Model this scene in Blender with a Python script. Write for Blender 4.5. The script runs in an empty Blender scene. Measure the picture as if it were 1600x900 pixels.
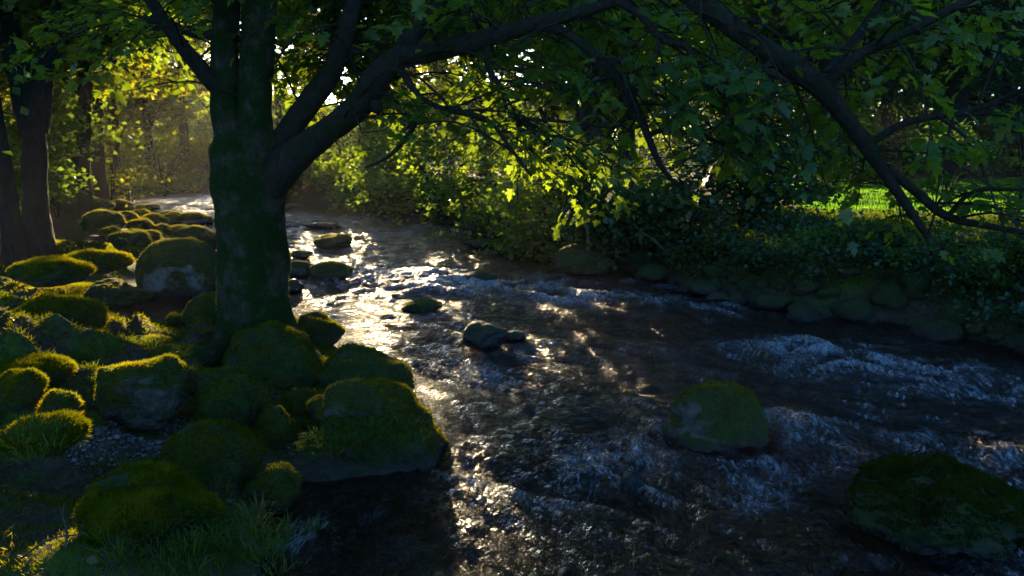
import bpy, math, random
import numpy as np
from mathutils import Vector

# ------------------------------------------------------------------ camera, sky, sun, exposure
SC = bpy.context.scene
COL = SC.collection
rng = np.random.default_rng(11)
random.seed(11)
R = math.radians

FPX, PITCH, CAMH = 1256.0, R(10.6), 2.0
SUN_AZ, SUN_EL = -12.0, 10.2          # degrees, azimuth from +Y towards +X

cam_d = bpy.data.cameras.new('camera')
cam_d.sensor_width = 36.0
cam_d.lens = FPX * 36.0 / 1600.0
cam_d.clip_start, cam_d.clip_end = 0.05, 2000.0
cam = bpy.data.objects.new('camera', cam_d)
COL.objects.link(cam)
cam.location = (0, 0, CAMH)
cam.rotation_euler = (R(90) - PITCH, 0, 0)
SC.camera = cam

world = bpy.data.worlds.new('World')
SC.world = world
world.use_nodes = True
wn, wl = world.node_tree.nodes, world.node_tree.links
wn.clear()
w_out = wn.new('ShaderNodeOutputWorld')
w_bg = wn.new('ShaderNodeBackground')
w_sky = wn.new('ShaderNodeTexSky')
w_sky.sky_type = 'NISHITA'
w_sky.sun_disc = False
w_sky.sun_elevation = R(SUN_EL)
w_sky.sun_rotation = R(SUN_AZ)
w_sky.ozone_density = 6.0
w_sky.dust_density = 0.6
w_bg.inputs['Strength'].default_value = 0.11
wl.new(w_sky.outputs[0], w_bg.inputs['Color'])
wl.new(w_bg.outputs[0], w_out.inputs['Surface'])

SUN = Vector((math.sin(R(SUN_AZ)) * math.cos(R(SUN_EL)), math.cos(R(SUN_AZ)) * math.cos(R(SUN_EL)), math.sin(R(SUN_EL))))
sl = bpy.data.lights.new('sun', 'SUN')
sl.energy = 5.0
sl.angle = R(0.5)
sl.color = (1.0, 0.76, 0.42)
so = bpy.data.objects.new('sun', sl)
COL.objects.link(so)
so.rotation_euler = SUN.to_track_quat('Z', 'Y').to_euler()
so.location = (-10, 40, 20)

SC.view_settings.view_transform = 'Standard'
SC.view_settings.look = 'None'
SC.view_settings.exposure = 2.2
SC.view_settings.gamma = 1.0
SC.render.engine = 'CYCLES'
cy = SC.cycles
cy.use_denoising = True
cy.max_bounces = 6
cy.diffuse_bounces = 3
cy.glossy_bounces = 3
cy.transmission_bounces = 4
cy.transparent_max_bounces = 8
cy.sample_clamp_indirect = 4.0
cy.sample_clamp_direct = 30.0
cy.caustics_reflective = False
cy.caustics_refractive = False

# ------------------------------------------------------------------ helpers
CP, SP = math.cos(PITCH), math.sin(PITCH)


def ray(px, py):
    u, v = (px - 800) / FPX, -(py - 450) / FPX
    return np.array([u, CP + v * SP, -SP + v * CP])


def at_z(px, py, z=0.0):
    d = ray(px, py)
    return np.array([0, 0, CAMH]) + d * ((z - CAMH) / d[2])


def at_y(px, py, Y):
    d = ray(px, py)
    return np.array([0, 0, CAMH]) + d * (Y / d[1])


def project(P):
    P = np.asarray(P, float)
    x, y, z = P[..., 0], P[..., 1], P[..., 2] - CAMH
    dep = np.maximum(y * CP - z * SP, 0.05)
    up = y * SP + z * CP
    return 800 + FPX * x / dep, 450 - FPX * up / dep, dep


def sstep(a, b, x):
    t = np.clip((x - a) / (b - a), 0, 1)
    return t * t * (3 - 2 * t)


_perm = np.random.default_rng(5).permutation(512).astype(np.int64)
_val = np.random.default_rng(6).uniform(-1, 1, 512)


def vnoise(P):
    P = np.asarray(P, float)
    i = np.floor(P).astype(np.int64)
    f = P - i
    f = f * f * (3 - 2 * f)
    out = 0
    for dx in (0, 1):
        for dy in (0, 1):
            for dz in (0, 1):
                h = _perm[(i[..., 0] + dx) & 511]
                h = _perm[(h + i[..., 1] + dy) & 511]
                h = _perm[(h + i[..., 2] + dz) & 511]
                w = (f[..., 0] if dx else 1 - f[..., 0]) * (f[..., 1] if dy else 1 - f[..., 1]) * (f[..., 2] if dz else 1 - f[..., 2])
                out = out + w * _val[h]
    return out


def fbm(P, oct=4, gain=0.5):
    a, s, out = 1.0, 1.0, 0
    P = np.asarray(P, float)
    for k in range(oct):
        out = out + a * vnoise(P * s + 17.3 * k)
        a *= gain
        s *= 2.03
    return out


def n2(x, y, s, oct=4, seed=0.0, gain=0.5):
    return fbm(np.stack([x * s + seed, y * s - seed * 0.7, np.full_like(x, seed * 1.3 + 0.37)], -1), oct, gain)


def make_mesh(name, V, F, mat, smooth=True, attrs=None):
    V = np.asarray(V, np.float32)
    me = bpy.data.meshes.new(name)
    if isinstance(F, np.ndarray):
        Fs = [F]
    else:
        Fs = [np.asarray(f) for f in F if len(f)]
    nf = sum(len(f) for f in Fs)
    loops = np.concatenate([f.reshape(-1) for f in Fs]).astype(np.int32)
    tot = np.concatenate([np.full(len(f), f.shape[1]) for f in Fs])
    start = np.concatenate([[0], np.cumsum(tot)[:-1]]).astype(np.int32)
    me.vertices.add(len(V))
    me.vertices.foreach_set('co', V.reshape(-1))
    me.loops.add(len(loops))
    me.loops.foreach_set('vertex_index', loops)
    me.polygons.add(nf)
    me.polygons.foreach_set('loop_start', start)
    if smooth:
        me.polygons.foreach_set('use_smooth', np.ones(nf, bool))
    me.update(calc_edges=True)
    for k, a in (attrs or {}).items():
        at = me.attributes.new(k, 'FLOAT', 'POINT')
        at.data.foreach_set('value', np.asarray(a, np.float32))
    if mat:
        me.materials.append(mat)
    return me


def obj(name, me, parent=None, loc=None):
    o = bpy.data.objects.new(name, me)
    COL.objects.link(o)
    if parent:
        o.parent = parent
    if loc is not None:
        o.location = loc
    return o


def thing(name, label, cat, loc=(0, 0, 0), group=None):
    o = bpy.data.objects.new(name, None)
    COL.objects.link(o)
    o.location = loc
    o.empty_display_size = 0.2
    return tag(o, label, cat, group)


def tag(o, label, cat, group=None, kind=None):
    o['label'] = label
    o['category'] = cat
    if group:
        o['group'] = group
    if kind:
        o['kind'] = kind
    return o


def structure(o, label=None):
    o['kind'] = 'structure'
    if label:
        o['label'] = label
    return o


def catmull(P, n=6):
    P = np.asarray(P, float)
    Q = np.vstack([2 * P[0] - P[1], P, 2 * P[-1] - P[-2]])
    out = []
    for i in range(1, len(Q) - 2):
        for t in np.linspace(0, 1, n, endpoint=False):
            a, b, c, d = Q[i - 1], Q[i], Q[i + 1], Q[i + 2]
            out.append(0.5 * (2 * b + (c - a) * t + (2 * a - 5 * b + 4 * c - d) * t * t + (3 * b - a - 3 * c + d) * t ** 3))
    out.append(Q[-2])
    return np.array(out)


def tube(path, rad, sides=8, wob=0.0, wscale=3.0, cap=True):
    path = np.asarray(path, float)
    rad = np.asarray(rad, float)
    n = len(path)
    T = np.gradient(path, axis=0)
    T /= np.linalg.norm(T, axis=1, keepdims=True) + 1e-9
    up = np.array([0.31, 0.9, 0.2]) if abs(T[0][1]) < 0.8 else np.array([1.0, 0.1, 0.2])
    u = np.cross(T[0], up)
    u /= np.linalg.norm(u)
    V = np.zeros((n, sides, 3))
    ang = np.arange(sides) * 2 * math.pi / sides
    for i in range(n):
        u = u - T[i] * u.dot(T[i])
        u /= np.linalg.norm(u) + 1e-9
        w = np.cross(T[i], u)
        V[i] = path[i] + rad[i] * (np.cos(ang)[:, None] * u + np.sin(ang)[:, None] * w)
    if wob:
        d = V - path[:, None, :]
        V = path[:, None, :] + d * (1 + wob * fbm(V * wscale, 3))[..., None]
    V = V.reshape(-1, 3)
    i, j = np.meshgrid(np.arange(n - 1), np.arange(sides), indexing='ij')
    a = i * sides + j
    b = i * sides + (j + 1) % sides
    F = np.stack([a, b, b + sides, a + sides], -1).reshape(-1, 4)
    return V, F


class Bag:
    def __init__(s):
        s.V, s.F, s.n = [], [], 0

    def add(s, V, F):
        s.V.append(V)
        s.F.append(F + s.n)
        s.n += len(V)

    def mesh(s, name, mat, smooth=True):
        return make_mesh(name, np.vstack(s.V), np.vstack(s.F), mat, smooth)


# ------------------------------------------------------------------ materials
def new_mat(name):
    m = bpy.data.materials.new(name)
    m.use_nodes = True
    nt = m.node_tree
    nt.nodes.clear()
    o = nt.nodes.new('ShaderNodeOutputMaterial')
    return m, nt, o


def N(nt, t, **kw):
    n = nt.nodes.new(t)
    for k, v in kw.items():
        if k in n.inputs:
            n.inputs[k].default_value = v
        else:
            setattr(n, k, v)
    return n


def ramp(nt, src, stops):
    r = nt.nodes.new('ShaderNodeValToRGB')
    el = r.color_ramp.elements
    while len(el) < len(stops):
        el.new(0.5)
    for e, (p, c) in zip(el, stops):
        e.position = p
        e.color = (*c, 1) if len(c) == 3 else c
    nt.links.new(src, r.inputs[0])
    return r.outputs[0]


def noise_node(nt, scale, detail=4, rough=0.6, vec=None):
    n = N(nt, 'ShaderNodeTexNoise', Scale=scale, Detail=detail, Roughness=rough)
    if vec is not None:
        nt.links.new(vec, n.inputs['Vector'])
    return n


def mixc(nt, fac, a, b):
    m = nt.nodes.new('ShaderNodeMix')
    m.data_type = 'RGBA'
    for s, v in ((m.inputs[0], fac), (m.inputs[6], a), (m.inputs[7], b)):
        if hasattr(v, 'is_linked'):
            nt.links.new(v, s)
        else:
            s.default_value = v if not isinstance(v, tuple) else (*v, 1)
    return m.outputs[2]


def math_n(nt, op, a, b=None, clamp=False):
    m = nt.nodes.new('ShaderNodeMath')
    m.operation = op
    m.use_clamp = clamp
    for s, v in ((m.inputs[0], a), (m.inputs[1], b)):
        if v is None:
            continue
        if hasattr(v, 'is_linked'):
            nt.links.new(v, s)
        else:
            s.default_value = v
    return m.outputs[0]


def leaf_mat(name, dark, light, trans, gloss=0.06, tmix=0.5, stops=None):
    m, nt, o = new_mat(name)
    at = N(nt, 'ShaderNodeAttribute', attribute_name='tint')
    col = ramp(nt, at.outputs['Fac'], stops or [(0.0, dark), (0.7, light), (1.0, (light[0] * 1.9, light[1] * 1.25, light[2]))])
    tcol = ramp(nt, at.outputs['Fac'], [(0.0, tuple(c * 0.7 for c in trans)), (0.7, trans), (1.0, (trans[0] * 1.45, trans[1] * 1.02, trans[2]))])
    d = N(nt, 'ShaderNodeBsdfDiffuse')
    t = N(nt, 'ShaderNodeBsdfTranslucent')
    g = N(nt, 'ShaderNodeBsdfGlossy', Roughness=0.38)
    nt.links.new(col, d.inputs['Color'])
    nt.links.new(tcol, t.inputs['Color'])
    a = N(nt, 'ShaderNodeMixShader', Fac=tmix)
    nt.links.new(d.outputs[0], a.inputs[1])
    nt.links.new(t.outputs[0], a.inputs[2])
    b = N(nt, 'ShaderNodeMixShader', Fac=gloss)
    nt.links.new(a.outputs[0], b.inputs[1])
    nt.links.new(g.outputs[0], b.inputs[2])
    nt.links.new(b.outputs[0], o.inputs['Surface'])
    return m


M = {}
M['maple'] = leaf_mat('maple_leaf', (0.030, 0.078, 0.010), (0.080, 0.150, 0.010), (0.28, 0.40, 0.015), 0.03, 0.55)
M['wood_leaf'] = leaf_mat('woodland_leaf', (0.022, 0.066, 0.010), (0.056, 0.125, 0.012), (0.24, 0.37, 0.016), 0.03, 0.55)
M['gold_leaf'] = leaf_mat('golden_leaf', (0.030, 0.064, 0.008), (0.075, 0.110, 0.008), (0.42, 0.44, 0.012), 0.05, 0.55)
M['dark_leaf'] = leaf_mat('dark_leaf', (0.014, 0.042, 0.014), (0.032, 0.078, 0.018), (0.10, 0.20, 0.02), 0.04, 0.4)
M['moss_blade'] = leaf_mat('moss_blade', (0.026, 0.070, 0.004), (0.070, 0.120, 0.004), (0.34, 0.34, 0.005), 0.0, 0.5,
                           [(0.0, (0.034, 0.024, 0.009)), (0.22, (0.020, 0.034, 0.004)), (0.5, (0.026, 0.062, 0.003)), (0.82, (0.048, 0.085, 0.004)), (1.0, (0.09, 0.095, 0.010))])
M['moss_dark'] = leaf_mat('wet_shaded_moss_blade', (0.012, 0.030, 0.004), (0.03, 0.05, 0.004), (0.10, 0.13, 0.004), 0.0, 0.4,
                          [(0.0, (0.022, 0.016, 0.008)), (0.35, (0.010, 0.018, 0.003)), (0.7, (0.014, 0.030, 0.003)), (1.0, (0.034, 0.046, 0.005))])  # darker moss copy for river rocks, with shade put into its colour
M['grass'] = leaf_mat('grass_blade', (0.016, 0.050, 0.008), (0.045, 0.085, 0.010), (0.18, 0.25, 0.012), 0.01, 0.45)
M['lawn_grass'] = leaf_mat('lawn_blade', (0.034, 0.130, 0.009), (0.055, 0.175, 0.012), (0.18, 0.47, 0.02), 0.0, 0.5)
M['litter'] = leaf_mat('fallen_leaf', (0.10, 0.055, 0.020), (0.16, 0.10, 0.035), (0.2, 0.11, 0.02), 0.03, 0.25)


def rock_mat(name, stone_a, stone_b, moss_lo, moss_hi, mossy=0.5, wet=0.0, scale=1.0):
    """moss creeps over upward faces; mossy 0..1 shifts the cover"""
    m, nt, o = new_mat(name)
    tc = N(nt, 'ShaderNodeTexCoord')
    geo = N(nt, 'ShaderNodeNewGeometry')
    pos = geo.outputs['Position']
    n1 = noise_node(nt, 3.2 * scale, 6, 0.65, pos)
    n2_ = noise_node(nt, 14 * scale, 5, 0.6, pos)
    n3 = noise_node(nt, 70 * scale, 3, 0.6, pos)
    stone = ramp(nt, n2_.outputs[0], [(0.30, stone_a), (0.7, stone_b)])
    moss = ramp(nt, n2_.outputs[0], [(0.30, moss_lo), (0.72, moss_hi)])
    n4 = noise_node(nt, 5.5 * scale, 5, 0.7, pos)
    old = ramp(nt, n4.outputs[0], [(0.40, (0, 0, 0)), (0.62, (1, 1, 1))])
    moss = mixc(nt, old, moss, (0.042, 0.036, 0.010))
    sep = N(nt, 'ShaderNodeSeparateXYZ')
    nt.links.new(geo.outputs['Normal'], sep.inputs[0])
    k = math_n(nt, 'MULTIPLY', sep.outputs[2], 0.7)
    k = math_n(nt, 'ADD', k, math_n(nt, 'MULTIPLY', n1.outputs[0], 1.6))
    k = math_n(nt, 'ADD', k, mossy - 1.25)
    k = math_n(nt, 'MULTIPLY', k, 5.0, True)
    colr = mixc(nt, k, stone, moss)
    sp = N(nt, 'ShaderNodeSeparateXYZ')
    nt.links.new(pos, sp.inputs[0])
    lvl = math_n(nt, 'ADD', sp.outputs[2], math_n(nt, 'MULTIPLY', n1.outputs[0], -0.13))
    damp = math_n(nt, 'MULTIPLY', math_n(nt, 'SUBTRACT', 0.02, lvl), 16.0, True)
    colr = mixc(nt, damp, colr, (0.016, 0.014, 0.010))
    p = N(nt, 'ShaderNodeBsdfPrincipled')
    nt.links.new(colr, p.inputs['Base Color'])
    rgh = math_n(nt, 'ADD', math_n(nt, 'MULTIPLY', k, 0.3), 0.62 - 0.35 * wet, True)
    rgh = math_n(nt, 'SUBTRACT', rgh, math_n(nt, 'MULTIPLY', damp, 0.45), True)
    nt.links.new(rgh, p.inputs['Roughness'])
    p.inputs['Specular IOR Level'].default_value = 0.3
    hgt = math_n(nt, 'ADD', math_n(nt, 'MULTIPLY', n3.outputs[0], 0.5), n2_.outputs[0])
    b = N(nt, 'ShaderNodeBump', Strength=0.9, Distance=0.03)
    nt.links.new(hgt, b.inputs['Height'])
    nt.links.new(b.outputs[0], p.inputs['Normal'])
    nt.links.new(p.outputs[0], o.inputs['Surface'])
    return m


ML, MH = (0.010, 0.026, 0.0025), (0.034, 0.058, 0.0035)
M['rock_moss'] = rock_mat('mossy_rock', (0.035, 0.030, 0.022), (0.10, 0.085, 0.065), ML, MH, 0.95)
M['rock_half'] = rock_mat('half_mossy_rock', (0.045, 0.036, 0.026), (0.13, 0.105, 0.08), ML, MH, 0.48)
M['rock_pale'] = rock_mat('pale_mossy_rock', (0.10, 0.095, 0.09), (0.24, 0.23, 0.215), ML, MH, 0.50)
M['rock_wet'] = rock_mat('wet_rock', (0.014, 0.013, 0.010), (0.045, 0.038, 0.028), (0.008, 0.028, 0.004), (0.018, 0.028, 0.005), 0.2, 1.0)
M['rock_bank'] = rock_mat('bank_rock', (0.018, 0.016, 0.012), (0.06, 0.055, 0.047), (0.012, 0.034, 0.006), (0.024, 0.046, 0.006), 1.0)


def bark_mat(name, a, b, moss, mossy):
    m, nt, o = new_mat(name)
    geo = N(nt, 'ShaderNodeNewGeometry')
    mp = N(nt, 'ShaderNodeMapping')
    mp.inputs['Scale'].default_value = (1, 1, 0.35)
    nt.links.new(geo.outputs['Position'], mp.inputs['Vector'])
    n1 = noise_node(nt, 4.5, 7, 0.72, geo.outputs['Position'])
    n2_ = noise_node(nt, 26, 6, 0.7, mp.outputs[0])
    n3 = noise_node(nt, 90, 3, 0.6, geo.outputs['Position'])
    bark = ramp(nt, n2_.outputs[0], [(0.32, a), (0.68, b)])
    ms = ramp(nt, n3.outputs[0], [(0.3, tuple(c * 0.55 for c in moss)), (0.7, moss)])
    k = math_n(nt, 'MULTIPLY', math_n(nt, 'ADD', n1.outputs[0], mossy - 1.0), 7.0, True)
    colr = mixc(nt, k, bark, ms)
    p = N(nt, 'ShaderNodeBsdfPrincipled', Roughness=0.9)
    p.inputs['Specular IOR Level'].default_value = 0.15
    nt.links.new(colr, p.inputs['Base Color'])
    h = math_n(nt, 'ADD', n2_.outputs[0], math_n(nt, 'MULTIPLY', n3.outputs[0], 0.5))
    bp = N(nt, 'ShaderNodeBump', Strength=1.0, Distance=0.035)
    nt.links.new(h, bp.inputs['Height'])
    nt.links.new(bp.outputs[0], p.inputs['Normal'])
    nt.links.new(p.outputs[0], o.inputs['Surface'])
    return m


M['bark_moss'] = bark_mat('mossy_bark', (0.036, 0.026, 0.016), (0.105, 0.078, 0.050), (0.018, 0.040, 0.004), 0.62)
M['bark_limb'] = bark_mat('limb_bark', (0.020, 0.015, 0.010), (0.055, 0.042, 0.027), (0.022, 0.036, 0.006), 0.50)
M['bark_dark'] = bark_mat('dark_bark', (0.013, 0.010, 0.008), (0.042, 0.033, 0.025), (0.016, 0.027, 0.007), 0.46)
M['bark_lichen'] = bark_mat('lichen_bark', (0.007, 0.006, 0.005), (0.038, 0.034, 0.029), (0.010, 0.019, 0.005), 0.50)
M['dead_wood'] = bark_mat('dead_wood', (0.06, 0.045, 0.032), (0.17, 0.14, 0.11), (0.04, 0.05, 0.015), 0.36)


def ground_mat():
    m, nt, o = new_mat('bank_earth')
    geo = N(nt, 'ShaderNodeNewGeometry')
    pos = geo.outputs['Position']
    n1 = noise_node(nt, 1.7, 6, 0.62, pos)
    n2_ = noise_node(nt, 18, 5, 0.65, pos)
    n3 = noise_node(nt, 85, 3, 0.6, pos)
    earth = ramp(nt, n2_.outputs[0], [(0.3, (0.030, 0.020, 0.012)), (0.7, (0.095, 0.068, 0.040))])
    moss = ramp(nt, n2_.outputs[0], [(0.3, (0.018, 0.046, 0.004)), (0.7, (0.060, 0.100, 0.005))])
    k = math_n(nt, 'MULTIPLY', math_n(nt, 'ADD', n1.outputs[0], -0.46), 7.0, True)
    c = mixc(nt, k, earth, moss)
    vor = N(nt, 'ShaderNodeTexVoronoi', Scale=9.0)
    nt.links.new(pos, vor.inputs['Vector'])
    bed = ramp(nt, n2_.outputs[0], [(0.25, (0.018, 0.014, 0.009)), (0.75, (0.085, 0.068, 0.042))])
    vs = N(nt, 'ShaderNodeSeparateColor')
    nt.links.new(vor.outputs['Color'], vs.inputs[0])
    bed = mixc(nt, math_n(nt, 'MULTIPLY', vs.outputs[0], 0.6), bed, (0.03, 0.027, 0.022))
    sep = N(nt, 'ShaderNodeSeparateXYZ')
    nt.links.new(pos, sep.inputs[0])
    low = math_n(nt, 'MULTIPLY', math_n(nt, 'SUBTRACT', 0.10, sep.outputs[2]), 9.0, True)
    c = mixc(nt, low, c, bed)
    p = N(nt, 'ShaderNodeBsdfPrincipled', Roughness=0.9)
    p.inputs['Specular IOR Level'].default_value = 0.2
    nt.links.new(c, p.inputs['Base Color'])
    h = math_n(nt, 'ADD', n2_.outputs[0], math_n(nt, 'MULTIPLY', n3.outputs[0], 0.6))
    h = math_n(nt, 'SUBTRACT', h, math_n(nt, 'MULTIPLY', math_n(nt, 'MULTIPLY', vor.outputs['Distance'], low), 1.2))
    bp = N(nt, 'ShaderNodeBump', Strength=0.8, Distance=0.03)
    nt.links.new(h, bp.inputs['Height'])
    nt.links.new(bp.outputs[0], p.inputs['Normal'])
    nt.links.new(p.outputs[0], o.inputs['Surface'])
    return m


M['ground'] = ground_mat()


def water_mat():
    m, nt, o = new_mat('stream_water')
    geo = N(nt, 'ShaderNodeNewGeometry')
    pos = geo.outputs['Position']
    mp = N(nt, 'ShaderNodeMapping')
    mp.inputs['Rotation'].default_value = (0, 0, R(-38))
    mp.inputs['Scale'].default_value = (1.0, 0.42, 1.0)
    nt.links.new(pos, mp.inputs['Vector'])
    na = noise_node(nt, 9, 5, 0.66, mp.outputs[0])
    na.inputs['Distortion'].default_value = 0.8
    nb = noise_node(nt, 42, 3, 0.6, mp.outputs[0])
    h = math_n(nt, 'ADD', na.outputs[0], math_n(nt, 'MULTIPLY', nb.outputs[0], 0.35))
    bp = N(nt, 'ShaderNodeBump', Strength=1.0, Distance=0.078)
    nt.links.new(h, bp.inputs['Height'])
    fr = N(nt, 'ShaderNodeFresnel', IOR=1.40)
    nt.links.new(bp.outputs[0], fr.inputs['Normal'])
    gl = N(nt, 'ShaderNodeBsdfGlossy', Roughness=0.07)
    nt.links.new(bp.outputs[0], gl.inputs['Normal'])
    tr = N(nt, 'ShaderNodeBsdfTransparent')
    tr.inputs['Color'].default_value = (0.52, 0.46, 0.33, 1)
    mx = N(nt, 'ShaderNodeMixShader')
    nt.links.new(fr.outputs[0], mx.inputs[0])
    nt.links.new(tr.outputs[0], mx.inputs[1])
    nt.links.new(gl.outputs[0], mx.inputs[2])
    # foam
    at = N(nt, 'ShaderNodeAttribute', attribute_name='foam')
    nf = noise_node(nt, 15, 7, 0.78, mp.outputs[0])
    nf.inputs['Distortion'].default_value = 2.2
    k = math_n(nt, 'MULTIPLY', math_n(nt, 'SUBTRACT', math_n(nt, 'ADD', nf.outputs[0], math_n(nt, 'MULTIPLY', at.outputs['Fac'], 0.30)), 0.64), 2.3, True)
    k = math_n(nt, 'MULTIPLY', k, 0.68)
    df = N(nt, 'ShaderNodeBsdfPrincipled', Roughness=0.5)
    df.inputs['Base Color'].default_value = (0.74, 0.78, 0.82, 1)
    nt.links.new(bp.outputs[0], df.inputs['Normal'])
    mf = N(nt, 'ShaderNodeMixShader')
    nt.links.new(k, mf.inputs[0])
    nt.links.new(mx.outputs[0], mf.inputs[1])
    nt.links.new(df.outputs[0], mf.inputs[2])
    nt.links.new(mf.outputs[0], o.inputs['Surface'])
    return m


M['water'] = water_mat()


def gravel_mat():
    m, nt, o = new_mat('pebble')
    at = N(nt, 'ShaderNodeAttribute', attribute_name='tint')
    c = ramp(nt, at.outputs['Fac'], [(0.0, (0.025, 0.020, 0.016)), (0.6, (0.075, 0.060, 0.05)), (1.0, (0.17, 0.14, 0.12))])
    p = N(nt, 'ShaderNodeBsdfPrincipled', Roughness=0.6)
    nt.links.new(c, p.inputs['Base Color'])
    nt.links.new(p.outputs[0], o.inputs['Surface'])
    return m


M['pebble'] = gravel_mat()

# ------------------------------------------------------------------ river outline and terrain
LEFT = [at_z(*p)[:2] for p in [(330, 1050), (395, 900), (395, 830), (470, 748), (600, 742), (702, 690), (645, 612), (565, 580), (530, 535),
        (468, 495), (440, 470), (350, 478), (285, 506), (195, 514), (150, 495), (165, 468), (225, 455), (205, 405), (205, 380),
        (245, 352), (205, 332), (165, 308), (140, 297), (90, 286)]]
LEFT = [np.array([-1.0, -4.0]), np.array([-1.05, 1.0])] + LEFT + [np.array([-34.0, 46.0])]
RIGHT = [at_z(*p)[:2] for p in [(1750, 572), (1600, 546), (1400, 503), (1250, 488), (1100, 452), (1000, 425), (900, 402), (800, 374),
         (700, 347), (620, 331), (460, 316), (340, 303), (200, 291), (120, 284)]]
RIGHT = [np.array([13.0, -4.0]), np.array([9.5, 4.5])] + RIGHT + [np.array([-34.0, 52.0])]
LEFT, RIGHT = np.array(LEFT), np.array(RIGHT)


def seg_dist(x, y, pts):
    best = np.full(x.shape, 1e9)
    for a, b in zip(pts[:-1], pts[1:]):
        d = b - a
        t = np.clip(((x - a[0]) * d[0] + (y - a[1]) * d[1]) / (d @ d), 0, 1)
        best = np.minimum(best, np.hypot(x - a[0] - t * d[0], y - a[1] - t * d[1]))
    return best


POLY = np.vstack([LEFT, RIGHT[::-1]])


def inside(x, y):
    c = np.zeros(x.shape, bool)
    for a, b in zip(POLY, np.roll(POLY, -1, 0)):
        if a[1] == b[1]:
            continue
        k = ((a[1] > y) != (b[1] > y)) & (x < (b[0] - a[0]) * (y - a[1]) / (b[1] - a[1]) + a[0])
        c ^= k
    return c


def shore(x, y):
    """signed distance (positive on land), and whether the left shore is nearest"""
    dl, dr = seg_dist(x, y, LEFT), seg_dist(x, y, RIGHT)
    d = np.minimum(dl, dr)
    return np.where(inside(x, y), -d, d), dl < dr


def height(x, y):
    x, y = np.asarray(x, float), np.asarray(y, float)
    d, left = shore(x, y)
    far = np.hypot(x, y)
    bump = n2(x, y, 0.9, 4, 3.1) * 0.09 + n2(x, y, 3.1, 3, 7.7) * 0.035
    hl = 0.02 + 0.09 * sstep(0, 0.5, d) + 0.12 * sstep(0.5, 1.8, d) + 0.62 * sstep(1.3, 4.5, d)
    hr = 0.04 + 0.40 * sstep(0, 0.7, d) + 0.34 * sstep(0.6, 2.6, d)
    lump = (0.42 - np.abs(n2(x, y, 1.35, 2, 15.0))) * 0.26 + (0.42 - np.abs(n2(x, y, 3.4, 2, 25.0))) * 0.09
    bump = bump + np.where(left, lump * sstep(0.3, 1.6, d) * sstep(14, 9, y), 0)
    land = np.where(left, hl, hr) + bump * sstep(0.0, 0.6, d) * np.where(left, 1.5, 0.8) * (1 - 0.8 * sstep(25, 60, far))
    bed = -0.07 - 0.33 * sstep(0.0, 1.6, -d) + bump * 0.8
    out = np.where(d > 0, land, bed)
    # the mossy rise at the foot of the picture and the low gravel pocket behind it
    for px, py, z, rx, ry, hgt in MOUNDS:
        c = at_z(px, py, z)
        out = out + hgt * np.exp(-((x - c[0]) / rx) ** 2 - ((y - c[1]) / ry) ** 2)
    return out


MOUNDS = [(205, 850, 0.45, 0.40, 0.34, 0.36), (30, 780, 0.6, 0.35, 0.5, 0.12), (210, 700, 0.1, 0.40, 0.30, -0.10), (110, 395, 0.7, 0.9, 1.0, 0.22),
          (40, 430, 0.7, 0.8, 0.6, 0.15), (400, 560, 0.2, 0.55, 0.45, 0.12), (40, 560, 0.5, 0.6, 0.5, 0.18)]


def hz(x, y):
    return float(height(np.array([x]), np.array([y]))[0])


def axis(fine0, fine1, step, far0, far1, grow=1.13):
    a = list(np.arange(fine0, fine1, step))
    s, v = step, a[-1]
    while v < far1:
        s *= grow
        v += s
        a.append(v)
    s, v, b = step, fine0, []
    while v > far0:
        s *= grow
        v -= s
        b.append(v)
    return np.array(b[::-1] + a)


def grid_mesh(xs, ys, zf, keep=None):
    X, Y = np.meshgrid(xs, ys)
    Z, at = zf(X, Y)
    nx = len(xs)
    i, j = np.meshgrid(np.arange(len(ys) - 1), np.arange(nx - 1), indexing='ij')
    a = (i * nx + j).reshape(-1)
    F = np.stack([a, a + 1, a + nx + 1, a + nx], -1)
    V = np.stack([X, Y, Z], -1).reshape(-1, 3)
    if keep is not None:
        kf = keep(X, Y).reshape(-1)
        F = F[kf[F].any(1)]
        used = np.unique(F)
        mp = np.zeros(len(V), np.int64)
        mp[used] = np.arange(len(used))
        V, F = V[used], mp[F]
        at = {k: v.reshape(-1)[used] for k, v in at.items()}
    else:
        at = {k: v.reshape(-1) for k, v in at.items()}
    return V, F, at


gx = axis(-8.0, 9.0, 0.065, -600, 600)
gy = axis(2.0, 17.0, 0.065, -60, 900)
V, F, _ = grid_mesh(gx, gy, lambda X, Y: (height(X, Y), {}))
structure(obj('ground', make_mesh('ground', V, F, M['ground'])))

# ------------------------------------------------------------------ where sunlight finds a gap in the leaves
S = np.array(SUN)
GAPS = []


def gap(px, py, z, rx, ry, p):
    c = at_z(px, py, z)
    if z > 0.15:                       # on land: meet the ground itself
        for _ in range(6):
            z = 0.5 * z + 0.5 * (hz(c[0], c[1]) + 0.12)
            c = at_z(px, py, z)
    GAPS.append((c[0], c[1], rx, ry * 1.25, p, z + 0.05))


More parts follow.
